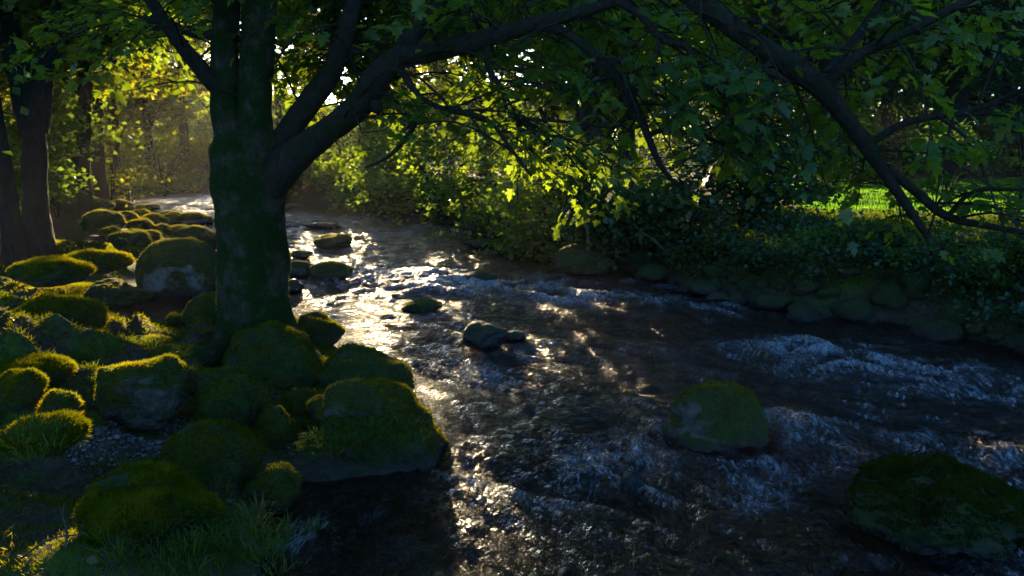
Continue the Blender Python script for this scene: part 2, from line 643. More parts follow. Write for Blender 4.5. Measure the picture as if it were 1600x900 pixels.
gap(120, 385, 0.8, 1.6, 2.6, 0.97)      # mossy bank by the forked tree
gap(70, 470, 0.7, 1.3, 1.6, 0.97)
gap(60, 560, 0.5, 0.8, 0.9, 0.95)
gap(40, 740, 0.6, 0.55, 0.9, 0.95)      # bank at the near edge
gap(180, 590, 0.4, 0.6, 0.6, 0.9)
gap(230, 352, 0.4, 2.2, 3.4, 0.95)      # stones along the upstream edge
gap(280, 315, 0.1, 3.0, 3.6, 0.99)      # glittering far water
gap(470, 470, 0.0, 0.40, 1.6, 0.99)
gap(568, 520, 0.0, 0.42, 2.0, 0.99)
gap(630, 445, 0.0, 0.7, 1.1, 0.985)
gap(740, 440, 0.0, 0.7, 0.6, 0.75)
gap(900, 470, 0.0, 0.6, 0.5, 0.985)
gap(640, 600, 0.0, 0.28, 0.7, 0.985)
gap(715, 740, 0.0, 0.28, 0.6, 0.985)
gap(1480, 311, 0.85, 5.5, 2.3, 0.99)    # the lawn beyond the stony bank


BEAMS = []


def beam(px, py, Y, r, p=0.9):
    BEAMS.append((at_y(px, py, Y), r, p))


# leaf masses that stand in the sun
for q in [(600, 262, 6.3, 0.3), (560, 262, 6.3, 0.25), (850, 290, 5.7, 0.45), (920, 318, 5.7, 0.4), (700, 245, 5.9, 0.35), (780, 200, 5.8, 0.4), (1070, 300, 5.8, 0.35), (660, 112, 14, 0.6), (900, 200, 16, 0.8), (760, 250, 16, 0.8),
          (1150, 175, 24, 1.5), (1230, 180, 24, 1.2), (230, 190, 19, 1.8), (300, 230, 24, 1.8), (180, 260, 17, 1.4), (450, 120, 9, 0.6), (250, 100, 7.2, 0.6), (640, 230, 20, 0.8), (1110, 345, 5.6, 0.3), (520, 245, 22, 1.0)]:
    beam(*q)


def lit(P, base=0.0):
    """chance that a leaf at P is missing so that the sun gets through"""
    P = np.asarray(P)
    k = (P[:, 2] - 0.3) / S[2]
    gxp, gyp = P[:, 0] - S[0] * k, P[:, 1] - S[1] * k
    out = np.full(len(P), base)
    dap = 0.62 + 0.38 * sstep(-0.45, 0.0, n2(gxp, gyp, 1.5, 3, 71.0))
    for cx, cyy, rx, ry, p, z in GAPS:
        kk = (P[:, 2] - z) / S[2]
        d = ((P[:, 0] - S[0] * kk - cx) / rx) ** 2 + ((P[:, 1] - S[1] * kk - cyy) / ry) ** 2
        out = np.maximum(out, p * sstep(1.25, 0.75, d) * (1 if p > 0.98 else dap))
    for T0, r_, p in BEAMS:
        v = P - T0
        t = v @ S
        q = np.linalg.norm(v - t[:, None] * S, axis=1)
        out = np.maximum(out, p * (t > 0.35 + r_ * 0.6) * sstep(1.1, 0.7, q / r_))
    out = 1 - (1 - out) ** 2.2
    nz = n2(gxp, gyp, 0.8, 3, 21.0)
    return np.maximum(out, 0.85 * sstep(0.34, 0.58, nz))


# ------------------------------------------------------------------ rocks
def ico(sub):
    import bmesh
    bm = bmesh.new()
    bmesh.ops.create_icosphere(bm, subdivisions=sub, radius=1.0)
    V = np.array([v.co[:] for v in bm.verts])
    F = np.array([[v.index for v in f.verts] for f in bm.faces])
    bm.free()
    return V, F


ICO = {k: ico(k) for k in (2, 3, 4, 5)}


def rock_shape(seed, sub=4, rough=0.22, facets=5, sq=0.0):
    V, F = ICO[sub]
    V = V.copy()
    r = np.random.default_rng(seed)
    if sq:                                        # squarer block
        V = np.sign(V) * np.abs(V) ** (1 - sq)
        V /= np.max(np.abs(V))
    for _ in range(facets):                       # planes cut off the ball
        n = r.normal(size=3)
        n /= np.linalg.norm(n)
        c = r.uniform(0.62, 0.88)
        d = V @ n
        k = d > c
        V[k] -= (d[k] - c)[:, None] * n * 0.8
    off = r.uniform(0, 60, 3)
    nn = fbm(V * 1.3 + off, 2) * rough + fbm(V * 3.4 + off, 3) * rough * 0.42
    nn = nn + (0.5 - np.abs(fbm(V * 6.5 + off, 2))) * rough * 0.22 + fbm(V * 14 + off, 2) * rough * 0.08
    V = V * (1 + nn)[:, None]
    return V, F


def blades(P, Nn, length, width, lean, tint, bend=0.0, jitter=0.55):
    """one thin triangle per blade; P roots, Nn normals"""
    n = len(P)
    d = Nn + rng.normal(0, jitter, (n, 3)) + lean
    d /= np.linalg.norm(d, axis=1, keepdims=True)
    s = np.cross(d, rng.normal(size=(n, 3)))
    s /= np.linalg.norm(s, axis=1, keepdims=True)
    L, W = length[:, None], width[:, None]
    V = np.stack([P - s * W, P + s * W, P + d * L], 1).reshape(-1, 3)
    F = np.arange(3 * n).reshape(-1, 3)
    return V, F, np.repeat(tint, 3)


def fuzz(Vr, Fr, count, length, keep_z=0.0, floor=-9):
    A, B, C = Vr[Fr[:, 0]], Vr[Fr[:, 1]], Vr[Fr[:, 2]]
    cr = np.cross(B - A, C - A)
    ar = np.linalg.norm(cr, axis=1)
    nz = cr[:, 2] / (ar + 1e-9)
    w = ar * np.clip((nz - keep_z) * 2.5 + 0.3, 0, 1) * (A[:, 2] > floor)
    f = rng.choice(len(Fr), count, p=w / w.sum())
    u, v = rng.random(count), rng.random(count)
    k = u + v > 1
    u[k], v[k] = 1 - u[k], 1 - v[k]
    P = A[f] + (B - A)[f] * u[:, None] + (C - A)[f] * v[:, None]
    Nn = cr[f] / (ar[f][:, None] + 1e-9)
    patch = fbm(P * 5 + 3, 3)
    ok = patch > -0.62
    P, Nn, patch = P[ok], Nn[ok], patch[ok]
    n = len(P)
    L = length * rng.uniform(0.5, 1.5, n) * (1 + 0.5 * patch)
    t = np.clip(0.56 + 0.5 * patch + 0.35 * fbm(P * 16, 2) + rng.normal(0, 0.12, n), 0, 1)
    return blades(P - Nn * 0.004, Nn, L, np.full(n, length * 0.13), np.array([0, 0, 0.0]), t)


ROCKS = []      # (x, y, rx, ry, top) of rocks standing in the water, for the current round them
SEED = [100]


def boulder(name, px, py, w, h, z0, mat, label, group=None, moss=0, deep=0.8, sq=0.0, rough=0.2, sub=5, up=0.38, rot=None, seed=None, tilt=0.0, blade='moss_blade', hair=0.019, facets=6, keep=-0.15):
    c = at_z(px, py, z0)
    sc = c[1] / FPX / math.cos(PITCH) * 1.03
    W, H = w * sc, h * sc
    D = W * deep
    SEED[0] += 1
    sub = 4 if sub == 5 and w < 100 else sub
    Vr, Fr = rock_shape(seed or SEED[0], sub, rough, facets, sq)
    lo, hi = Vr.min(0), Vr.max(0)
    Vr = (Vr - (lo + hi) / 2) / ((hi - lo) / 2)          # exact extents
    a = rot if rot is not None else rng.uniform(-0.3, 0.3)
    Vr = Vr * np.array([W / 2, D / 2, H * (1 - up)])
    Vr = np.stack([Vr[:, 0] * math.cos(a) - Vr[:, 1] * math.sin(a), Vr[:, 0] * math.sin(a) + Vr[:, 1] * math.cos(a), Vr[:, 2]], -1)
    Vr[:, 2] -= tilt * Vr[:, 0]
    loc = np.array([c[0], c[1] + D * 0.42, z0 + H * up])
    body = make_mesh(name, Vr, Fr, M[mat])
    if moss:
        t = thing(name, label, 'boulder', loc, group)
        obj('stone', body, t)
        Vb, Fb, tn = fuzz(Vr, Fr, int(moss * 1.6), hair, keep, -H * up * 0.9)
        o = obj('moss', make_mesh('moss', Vb, Fb, M[blade], False, {'tint': tn}), t)
        o['kind'] = 'stuff'
    else:
        t = tag(obj(name, body, None, loc), label, 'boulder', group)
    ROCKS.append((loc[0], loc[1], W / 2, D / 2, H))
    return t


B = boulder
# near mossy bank
B('boulder', 200, 664, 148, 97, 0.24, 'rock_half', 'broad boulder with bare brown crown and mossy sides behind the gravel pocket', moss=9000, sq=0.15)
B('boulder', 318, 772, 162, 100, 0.08, 'rock_moss', 'smooth dome shaped boulder fully furred with green moss beside the gravel pocket', moss=12000, rough=0.1, facets=2, up=0.3)
B('boulder', 345, 688, 136, 104, 0.12, 'rock_moss', 'lopsided mossy boulder with a pointed hump between the domed boulder and tree roots', moss=9000, rough=0.25)
B('boulder', 22, 640, 72, 58, 0.48, 'rock_moss', 'rounded mossy boulder beside a low brown stone on the mossy bank', moss=4000, rough=0.12)
B('boulder', 80, 658, 64, 44, 0.42, 'rock_half', 'low brown stone leaning against a rounded mossy boulder', moss=1500)
B('boulder', 408, 608, 172, 90, 0.18, 'rock_moss', 'long mossy boulder wedged against the foot of the maple trunk', moss=12000, rough=0.16, rot=-0.35, up=0.3)
B('boulder', 555, 640, 168, 78, 0.0, 'rock_moss', 'dark mossy ledge rock reaching into the river below the maple', moss=7000, deep=0.9, rot=-0.3)
B('boulder', 588, 738, 246, 112, 0.0, 'rock_moss', 'big mossy headland rock with grass tufts jutting into the river', moss=16000, rough=0.3, rot=-0.45, up=0.15, tilt=0.3, facets=1, deep=0.95)
B('boulder', 548, 662, 96, 64, 0.25, 'rock_half', 'bare topped brown stone capping the grassy headland rock', moss=2500)
B('boulder', 490, 546, 86, 52, 0.05, 'rock_moss', 'dark rounded rock at the water river side of the maple trunk', moss=4000)
B('boulder', 318, 520, 84, 56, 0.12, 'rock_moss', 'dark mossy boulder tucked between the maple trunk and the side pool', moss=5000)
B('boulder', 262, 592, 96, 46, 0.2, 'rock_moss', 'low mossy boulder under the maple roots behind the broad brown one', moss=4500)
B('boulder', 66, 528, 150, 60, 0.42, 'rock_moss', 'wide grassy hummock boulder beside the still side pool', moss=12000, rough=0.12, up=0.3, hair=0.026)
B('boulder', 424, 798, 96, 64, 0.02, 'rock_moss', 'dark low rock at the water edge below the domed boulder', moss=2500)
B('boulder', 428, 706, 70, 70, 0.08, 'rock_moss', 'shaded mossy rock between the lopsided boulder and the headland rock', moss=3500)
B('boulder', 300, 612, 60, 36, 0.2, 'rock_half', 'small shaded stone between broad brown boulder and lopsided mossy one', moss=1200)
B('boulder', 130, 682, 56, 32, 0.25, 'rock_half', 'small stone at the bank side rim of the gravel pocket', moss=800)
B('boulder', 215, 712, 62, 22, 0.1, 'rock_wet', 'flat brown stone lying in the middle of the gravel pocket')
B('boulder', 272, 512, 36, 20, 0.1, 'rock_moss', 'small mossy stone with a pointed top at the pool edge by the maple roots', moss=900)
B('boulder', 183, 507, 32, 17, -0.02, 'rock_wet', 'dark wet stone sitting alone in the side pool')
B('boulder', 160, 487, 110, 42, 0.05, 'rock_bank', 'flat grey earth covered rock ledge on the side pool', moss=1500)
B('boulder', 268, 463, 130, 84, -0.02, 'rock_pale', 'large square shouldered boulder with pale bare face standing in the side pool', moss=8000, sq=0.35, rough=0.1, deep=0.7, up=0.2, rot=0.05, hair=0.022)
B('boulder', 342, 458, 40, 34, 0.0, 'rock_wet', 'dark wet boulder half hidden behind the maple trunk at the side pool')
B('boulder', 45, 708, 130, 44, 0.5, 'rock_moss', 'shaggy grass grown hummock stone at the foot of the rounded mossy boulder', moss=9000, hair=0.03, rough=0.14, up=0.25)
B('boulder', 30, 605, 120, 34, 0.45, 'rock_moss', 'mossy hummock stone in the sunlit turf behind the rounded boulder', moss=7000, hair=0.026, rough=0.14, up=0.25)
B('boulder', 110, 610, 70, 26, 0.3, 'rock_half', 'flat half buried stone between the sunlit turf and the broad brown boulder', moss=1500, up=0.2)
B('boulder', 55, 440, 130, 28, 0.6, 'rock_moss', 'sunlit mossy mound stone below the forked tree', moss=7000, hair=0.03, rough=0.14, up=0.25)
B('boulder', 130, 422, 110, 26, 0.5, 'rock_moss', 'sunlit mossy mound stone between the forked tree and the pale faced boulder', moss=6000, hair=0.03, rough=0.16, up=0.25)
B('boulder', 205, 890, 250, 130, 0.3, 'rock_moss', 'great dark mossy mound fringed with grass below the gravel pocket', moss=20000, hair=0.024, rough=0.16, up=0.25, facets=2)
B('boulder', 235, 552, 60, 22, 0.15, 'rock_moss', 'low root like mossy stone at the near rim of the side pool', moss=1500, up=0.2)
B('boulder', 370, 640, 60, 30, 0.15, 'rock_half', 'small dark stone jammed below the long mossy boulder at the maple foot', moss=900)
B('boulder', 470, 660, 70, 50, 0.1, 'rock_moss', 'mossy stone beside the bare topped brown one on the headland', moss=3000)
# stones upstream along the left edge
UP = [(148, 364, 72, 40, 0.45, 'tall mossy stone with sunlit rim on the edge of the grassy bank'),
      (118, 332, 88, 30, 0.55, 'long dark mossy stone under the forked tree by the far bend'),
      (176, 332, 46, 22, 0.2, 'low rock at the bend beside glittering far water'),
      (190, 350, 42, 22, 0.3, None), (214, 362, 40, 22, 0.2, None), (232, 350, 42, 18, 0.05, None), (246, 366, 30, 18, 0.1, None),
      (192, 392, 64, 36, 0.3, 'dark mossy stone next to the large pale faced boulder on the bank side'),
      (228, 378, 34, 20, 0.12, None), (212, 340, 34, 14, 0.15, None), (258, 340, 30, 14, 0.0, None), (170, 376, 40, 24, 0.4, None),
      (205, 405, 38, 22, 0.2, None), (150, 312, 50, 16, 0.3, None), (226, 330, 36, 12, 0.05, None), (250, 352, 26, 12, 0.0, None),
      (268, 350, 40, 27, 0.0, 'pale smooth stone among the mossy ones at the far water edge'),
      (298, 352, 50, 28, 0.0, 'rounded green stone beside the pale smooth one in the shallows'),
      (296, 392, 76, 44, 0.0, 'wide mossy rock standing in water behind the large pale faced boulder'),
      (272, 372, 44, 22, 0.0, 'bare topped brown stone behind the wide mossy rock in shallow water'),
      (334, 384, 34, 14, 0.0, None), (338, 402, 28, 10, 0.0, None), (326, 350, 26, 10, 0.0, None)]
for q in UP:
    B('boulder', q[0], q[1], q[2], q[3] * (0.66 if q[0] > 240 and q[1] < 360 else 0.82), q[4] * 0.8, 'rock_pale' if q[5] and 'pale smooth' in q[5] else 'rock_moss', q[5] or 'mossy stone in the jumble along the upstream water edge',
      None if q[5] else 'mossy stones along the upstream edge', moss=1300 if q[2] > 33 else 500, sub=3, hair=0.028, rough=0.17)
# rocks in the river
B('boulder', 516, 388, 58, 20, 0.0, 'rock_moss', 'flat mossy rock of two lumps in midstream upstream of the maple', moss=900, sub=3, hair=0.02)
B('boulder', 466, 434, 46, 24, 0.0, 'rock_half', 'grey green rock in the river close to the trunk, touching a longer one', sub=3)
B('boulder', 514, 437, 68, 27, 0.0, 'rock_moss', 'long low green rock in the river touching a smaller grey one', moss=900, sub=3)
B('boulder', 468, 404, 34, 12, 0.0, 'rock_half', 'small bluish stone in the stream upstream of the paired rocks', sub=3)
B('boulder', 440, 416, 28, 40, 0.0, 'rock_moss', 'dark mossy rock peeping out behind the maple trunk in the stream', moss=600, sub=3)
B('boulder', 500, 358, 56, 9, 0.0, 'rock_wet', 'thin wet rock awash far upstream in the river', sub=3)
B('boulder', 455, 458, 30, 20, 0.0, 'rock_wet', 'small brown wet rock beside the maple trunk at the bright water', sub=3)
B('boulder', 656, 490, 64, 17, -0.01, 'rock_moss', 'small low mossy rock amid the sunlit rapids', moss=700, sub=3)
B('boulder', 758, 548, 74, 40, 0.0, 'rock_wet', 'dark rounded rock in midstream with a smooth brown top')
B('boulder', 803, 536, 40, 17, 0.0, 'rock_wet', 'low wet stone trailing behind the dark rounded midstream rock', sub=3)
B('boulder', 757, 390, 68, 14, 0.0, 'rock_wet', 'low dark rock near the far bank in slack water', sub=3)
B('boulder', 742, 450, 66, 22, -0.02, 'rock_wet', 'dark rock breaking the white rapids in midstream', sub=3)
B('boulder', 914, 432, 98, 46, 0.0, 'rock_bank', 'large dark mossy boulder at the stony bank below drooping leaves', moss=2500, hair=0.02)
B('boulder', 1026, 439, 58, 24, 0.0, 'rock_bank', 'dark rock at the stony bank below the fallen pale branch', sub=3)
B('boulder', 1104, 460, 48, 18, 0.0, 'rock_wet', 'flat wet stone in the riffle by the stony bank', sub=3)
B('boulder', 1126, 472, 42, 14, 0.0, 'rock_wet', 'smaller flat wet stone just below another in the riffle by the stony bank', sub=3)
B('boulder', 1215, 484, 60, 20, 0.0, 'rock_bank', 'low dark stone in the shallows at the foot of the stony bank', sub=3)
B('boulder', 1134, 712, 172, 104, -0.02, 'rock_half', 'rounded mossy boulder standing alone in the rapids above the awash rocks', moss=5000, rough=0.17, up=0.2, tilt=0.12, blade='moss_blade', facets=3, seed=931, keep=0.1, rot=0.2)
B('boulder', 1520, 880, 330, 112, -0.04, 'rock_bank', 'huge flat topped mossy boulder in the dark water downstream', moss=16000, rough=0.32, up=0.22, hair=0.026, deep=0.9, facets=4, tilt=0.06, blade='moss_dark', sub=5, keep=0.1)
B('boulder', 990, 776, 44, 36, -0.08, 'rock_wet', 'narrow dark submerged rock standing up in the foaming water', sub=3)
B('boulder', 826, 776, 176, 40, -0.2, 'rock_wet', 'long dark rock awash with water pouring over it', sub=4)
B('boulder', 886, 718, 150, 38, -0.19, 'rock_wet', 'dark rounded rock drowned just upstream of the long awash rock')
B('boulder', 1120, 796, 110, 26, -0.2, 'rock_wet', 'olive rock lying under the clear water below the lone mossy boulder')

# ------------------------------------------------------------------ water surface
RAPIDS = [(640, 430, 1.3, 0.9, 0.95), (760, 445, 1.5, 0.9, 1.0), (900, 465, 1.0, 0.8, 1.0), (1010, 470, 0.9, 0.8, 0.6), (1120, 480, 0.8, 0.7, 0.7), (1260, 545, 1.0, 0.45, 1.0),
          (1380, 575, 1.1, 0.45, 0.95), (1520, 600, 0.9, 0.5, 0.8), (1250, 665, 0.8, 0.35, 0.8), (1400, 680, 0.7, 0.4, 0.6), (745, 745, 0.45, 0.3, 0.7), (880, 755, 0.6, 0.28, 0.8),
          (950, 735, 0.4, 0.3, 0.7), (1000, 425, 1.2, 0.8, 0.7), (640, 365, 2.2, 1.6, 0.6), (540, 345, 2.4, 1.8, 0.55), (480, 320, 3.0, 1.2, 0.6),
          (1560, 720, 0.6, 0.4, 0.6), (720, 590, 0.8, 0.6, 0.45), (1080, 560, 1.0, 0.7, 0.5), (930, 640, 0.8, 0.4, 0.4)]


def water(X, Y):
    d, _ = shore(X, Y)
    dep = sstep(0.0, 0.8, -d)
    pool = at_z(230, 485)                                     # still side pool
    calm = np.exp(-((X - pool[0]) / 1.4) ** 2 - ((Y - pool[1]) / 0.9) ** 2)
    a = R(-38)
    U = X * math.cos(a) - Y * math.sin(a)                     # across / along the current
    W = X * math.sin(a) + Y * math.cos(a)
    wu, ww = U + 0.25 * n2(X, Y, 1.1, 2, 4.0), W + 0.25 * n2(X, Y, 1.1, 2, 9.0)
    rap = np.zeros_like(X)
    for px, py, rx, ry, s in RAPIDS:
        c = at_z(px, py)
        rap = np.maximum(rap, s * np.exp(-((X - c[0]) / rx) ** 2 - ((Y - c[1]) / ry) ** 2))
    amp = (0.52 + 1.1 * rap) * (0.25 + 0.75 * dep) * (1 - 0.85 * calm)
    big = n2(wu, ww * 0.55, 1.3, 2, 31.0)
    mid = 1 - np.abs(n2(wu, ww * 0.5, 3.4, 2, 41.0)) * 1.6
    fine = 1 - np.abs(n2(wu, ww * 0.55, 8.5, 2, 51.0)) * 1.6
    Z = amp * (0.055 * big + 0.060 * (mid - 0.3) + 0.030 * (fine - 0.3))
    foam = rap * (0.35 + 0.65 * sstep(0.0, 0.9, mid)) + 0.28 * sstep(0.4, 1.0, mid) * dep * sstep(-0.5, 0.6, n2(X, Y, 0.7, 2, 61.0))
    for x, y, rx, ry, H in ROCKS:
        if hz_rock(x, y) > 0.0:
            continue
        dx, dy = (X - x) / (rx + 0.10), (Y - y) / (ry + 0.10)
        q = np.hypot(dx, dy)
        ring = np.exp(-((q - 1.05) / 0.22) ** 2)
        fx, fy = math.sin(R(38)), -math.cos(R(38))            # the current runs towards +x, -y
        back = (dx * fx + dy * fy) / np.maximum(q, 0.2)
        wake = np.exp(-((q - 1.7) / 0.7) ** 2) * sstep(0.2, 0.9, back)
        Z = Z + 0.02 * ring * sstep(0.0, 0.8, -back) - 0.015 * wake
        foam = np.maximum(foam, 0.55 * ring * (rng.random() * 0.6 + 0.3) + 0.75 * wake * (0.4 + 0.6 * mid))
    foam = foam * (1 - calm)
    return Z - 0.012 + 0.02 * (1 - sstep(0, 0.25, -d)) * 0, {'foam': np.clip(foam, 0, 1.3)}


def hz_rock(x, y):
    return float(shore(np.array([x]), np.array([y]))[0][0])


wx = axis(-6.5, 7.5, 0.034, -40, 16, 1.02)
wy = [2.2]
while wy[-1] < 60:
    wy.append(wy[-1] + 0.030 + max(0, wy[-1] - 4) * 0.0035)
wy = np.array([-3, -1, 0.5, 1.5] + wy)
V, F, at = grid_mesh(wx, wy, water, keep=lambda X, Y: shore(X, Y)[0] < 0.35)
structure(obj('river', make_mesh('river', V, F, M['water'], True, at)))

# ------------------------------------------------------------------ foliage makers
def leaf_cards(C, size, up, spread=0.5, fold=0.25):
    """pointed four-cornered leaves folded along the midrib"""
    n = len(C)
    nrm = up + rng.normal(0, spread, (n, 3))
    nrm /= np.linalg.norm(nrm, axis=1, keepdims=True)
    d = np.cross(nrm, rng.normal(size=(n, 3)))
    d /= np.linalg.norm(d, axis=1, keepdims=True)
    s = np.cross(d, nrm)
    L, W = size[:, None], size[:, None] * 0.42
    a = C - d * L * 0.5
    b = C + s * W + nrm * W * fold
    c = C + d * L * 0.5 - nrm * L * 0.12
    e = C - s * W + nrm * W * fold
    V = np.stack([a, b, c, e], 1).reshape(-1, 3)
    k = np.arange(n)[:, None] * 4
    F = np.concatenate([k + np.array([0, 1, 2]), k + np.array([0, 2, 3])])
    return V, F


def leaf_mesh(name, C, size, mat, carve=True, base=0.0, spread=0.5, tint=None):
    if carve:
        ok = rng.random(len(C)) > lit(C, base)
        C, size = C[ok], size[ok]
        if tint is not None:
            tint = tint[ok]
    V, F = leaf_cards(C, size, np.array([0, 0, 0.9]), spread)
    if tint is None:
        tint = np.clip(0.45 + 0.5 * fbm(C * 0.9, 2) + rng.normal(0, 0.18, len(C)), 0, 1)
    return make_mesh(name, V, F, M[mat], False, {'tint': np.repeat(tint, 4)})


def cloud(center, radii, clumps, per, clump_r, flat=0.5, hollow=0.45):
    """leaf positions: flattened clumps spread through an uneven ellipsoid"""
    k = rng.normal(size=(clumps, 3))
    k /= np.linalg.norm(k, axis=1, keepdims=True)
    rr = (hollow + (1 - hollow) * rng.random(clumps) ** 0.6)
    rr *= 1 + 0.28 * fbm(k * 1.7 + rng.uniform(0, 50, 3), 2)
    K = np.asarray(center) + k * rr[:, None] * np.asarray(radii)
    n = rng.poisson(per, clumps)
    idx = np.repeat(np.arange(clumps), n)
    sz = clump_r * rng.uniform(0.6, 1.4, clumps)[idx]
    off = rng.normal(size=(len(idx), 3)) * np.array([1, 1, flat]) * sz[:, None] * 0.6
    off[:, 2] -= 0.25 * (off[:, 0] ** 2 + off[:, 1] ** 2) / sz
    return K[idx] + off, K


def tree(name, label, x, y, h, r, crown_r, crown_lo, leaves, mat, bark='bark_dark', size=0.16, lean=(0, 0), group=None, stems=1, limbs=6, fork=0.0, cat='tree', clump=0.75, base=0.0):
    z = hz(x, y) - 0.15
    t = thing(name, label, cat, (x, y, z), group)
    loc = np.array([x, y, z])
    for s in range(stems):
        side = 0 if stems == 1 else (s * 2 - 1)
        pts = [np.array([0, 0, 0.0])]
        for q in (0.12, 0.3, 0.5, 0.75, 0.98):
            pts.append(np.array([lean[0] * q * h + side * fork * max(0, q - 0.08) * h + rng.normal(0, 0.02 * h * q),
                                 lean[1] * q * h + rng.normal(0, 0.02 * h * q), q * h]))
        path = catmull(pts, 5)
        u = path[:, 2] / h
        rad = r * (1 - 0.85 * u) * (1 + 0.7 * np.exp(-u * h / 0.25)) * (0.8 if stems > 1 else 1)
        V, F = tube(path, rad, 12, 0.14, 4.0)
        obj('trunk', make_mesh('trunk', V, F, M[bark]), t)
        tips = []
        for l in range(limbs):
            q = rng.uniform(max(0.15, crown_lo / h), 0.85)
            i = int(q * (len(path) - 1))
            a = rng.uniform(0, 2 * math.pi)
            L = crown_r * rng.uniform(0.5, 0.95)
            p0 = path[i]
            p1 = p0 + np.array([math.cos(a) * L * 0.4, math.sin(a) * L * 0.4, L * rng.uniform(0.1, 0.4)])
            p2 = p0 + np.array([math.cos(a) * L, math.sin(a) * L, L * rng.uniform(0.0, 0.55)])
            pp = catmull([p0, p1, p2], 4)
            V, F = tube(pp, np.linspace(rad[i] * 0.5, 0.008, len(pp)), 6)
            obj('branch', make_mesh('branch', V, F, M[bark]), t)
    if leaves:
        cz = (h * 1.02 + crown_lo) / 2
        clumps = max(20, int(leaves / 150))
        P, K = cloud((lean[0] * cz * 0.8, lean[1] * cz * 0.8, cz), (crown_r, crown_r, (h * 1.02 - crown_lo) / 2), clumps, leaves / clumps, clump, 0.45)
        w = P + loc
        ok = (rng.random(len(P)) > lit(w, base)) & (w[:, 2] > height(w[:, 0], w[:, 1]) + 0.12)
        P = P[ok]
        sz = size * rng.uniform(0.6, 1.3, len(P))
        me = leaf_mesh('crown', P, sz, mat, False)
        o = obj('crown', me, t)
        o['kind'] = 'stuff'
    return t


def bush(name, label, x, y, rx, ry, h, leaves, mat, size=0.10, z=None, group=None, clump=0.35, stems=5, base=0.0, lo=0.0, carve=1.0):
    z0 = hz(x, y) if z is None else z
    t = thing(name, label, 'shrub', (x, y, z0), group)
    bag = Bag()
    for s in range(stems):
        a = rng.uniform(0, 2 * math.pi)
        tip = np.array([math.cos(a) * rx * 0.75, math.sin(a) * ry * 0.75, h * rng.uniform(0.6, 0.95)])
        pp = catmull([np.array([0, 0, -0.1]), tip * np.array([0.3, 0.3, 0.55]), tip], 4)
        V, F = tube(pp, np.linspace(0.012 + 0.012 * h, 0.004, len(pp)), 5)
        obj('stem', make_mesh('stem', V, F, M['bark_dark']), t)
    clumps = max(12, int(leaves / 90))
    P, K = cloud((0, 0, lo + (h - lo) * 0.5), (rx, ry, (h - lo) * 0.52), clumps, leaves / clumps, clump, 0.5, 0.3)
    w = P + np.array([x, y, z0])
    ok = (rng.random(len(P)) > lit(w, base) * carve) & (w[:, 2] > np.maximum(height(w[:, 0], w[:, 1]), 0) + 0.04)
    P = P[ok]
    o = obj('foliage', leaf_mesh('foliage', P, size * rng.uniform(0.6, 1.3, len(P)), mat, False), t)
    o['kind'] = 'stuff'
    return t


# ------------------------------------------------------------------ the maple at the water's edge
TY = 6.6
MAPLE = thing('maple_tree', 'mossy forked maple leaning over the river with spreading roots and long drooping limbs', 'tree', at_z(398, 532, 0.3))
MLOC = np.array(MAPLE.location)
PXM = TY / FPX


def limb_path(pts, n=7):
    """pts: (px, py, radius in px, world Y)"""
    P = catmull([at_y(p[0], p[1], p[3]) for p in pts], n)
    r = catmull([np.array([p[2] * p[3] / FPX, 0, 0]) for p in pts], n)[:, 0]
    return P, np.maximum(r, 0.004)


def maple_part(name, P, r, mat, sides=12, wob=0.12, ws=5.0):
    V, F = tube(P, r, sides, wob, ws)
    o = obj(name, make_mesh(name, V - MLOC, F, M[mat]), MAPLE)
    return o


# trunk with flaring foot
P, r = limb_path([(402, 552, 66, TY), (400, 520, 59, TY), (397, 470, 55, TY), (394, 410, 53, TY), (391, 340, 52, TY), (388, 280, 54, TY), (382, 232, 50, TY), (378, 205, 40, TY)], 16)
V, F = tube(P, r, 84, 0.07, 3.0)
c = np.repeat(P, 84, 0)
dv = V - c
ang = np.arctan2(dv[:, 1], dv[:, 0])
foot = np.exp(-(V[:, 2] - 0.22) / 0.16)
flare = 1 + np.clip(foot, 0, 1.6) * (0.16 + 0.30 * np.maximum(0, np.cos(3 * ang + 0.6)) ** 2 + 0.1 * np.maximum(0, np.cos(5 * ang)) ** 2)
rel = (0.45 - np.abs(fbm(V * np.array([9, 9, 2.2]), 3))) * 0.055 + fbm(V * np.array([26, 26, 9.0]), 2) * 0.018
flare = flare + rel
V = c + dv * np.stack([flare, flare, np.ones_like(flare)], -1)
obj('trunk', make_mesh('trunk', V - MLOC, F, M['bark_moss']), MAPLE)
Vb, Fb, tn = fuzz(V - MLOC, np.vstack([F[:, [0, 1, 2]], F[:, [0, 2, 3]]]), 14000, 0.014, -1.0)
obj('moss', make_mesh('moss', Vb, Fb, M['moss_blade'], False, {'tint': tn * 0.6}), MAPLE)['kind'] = 'stuff'

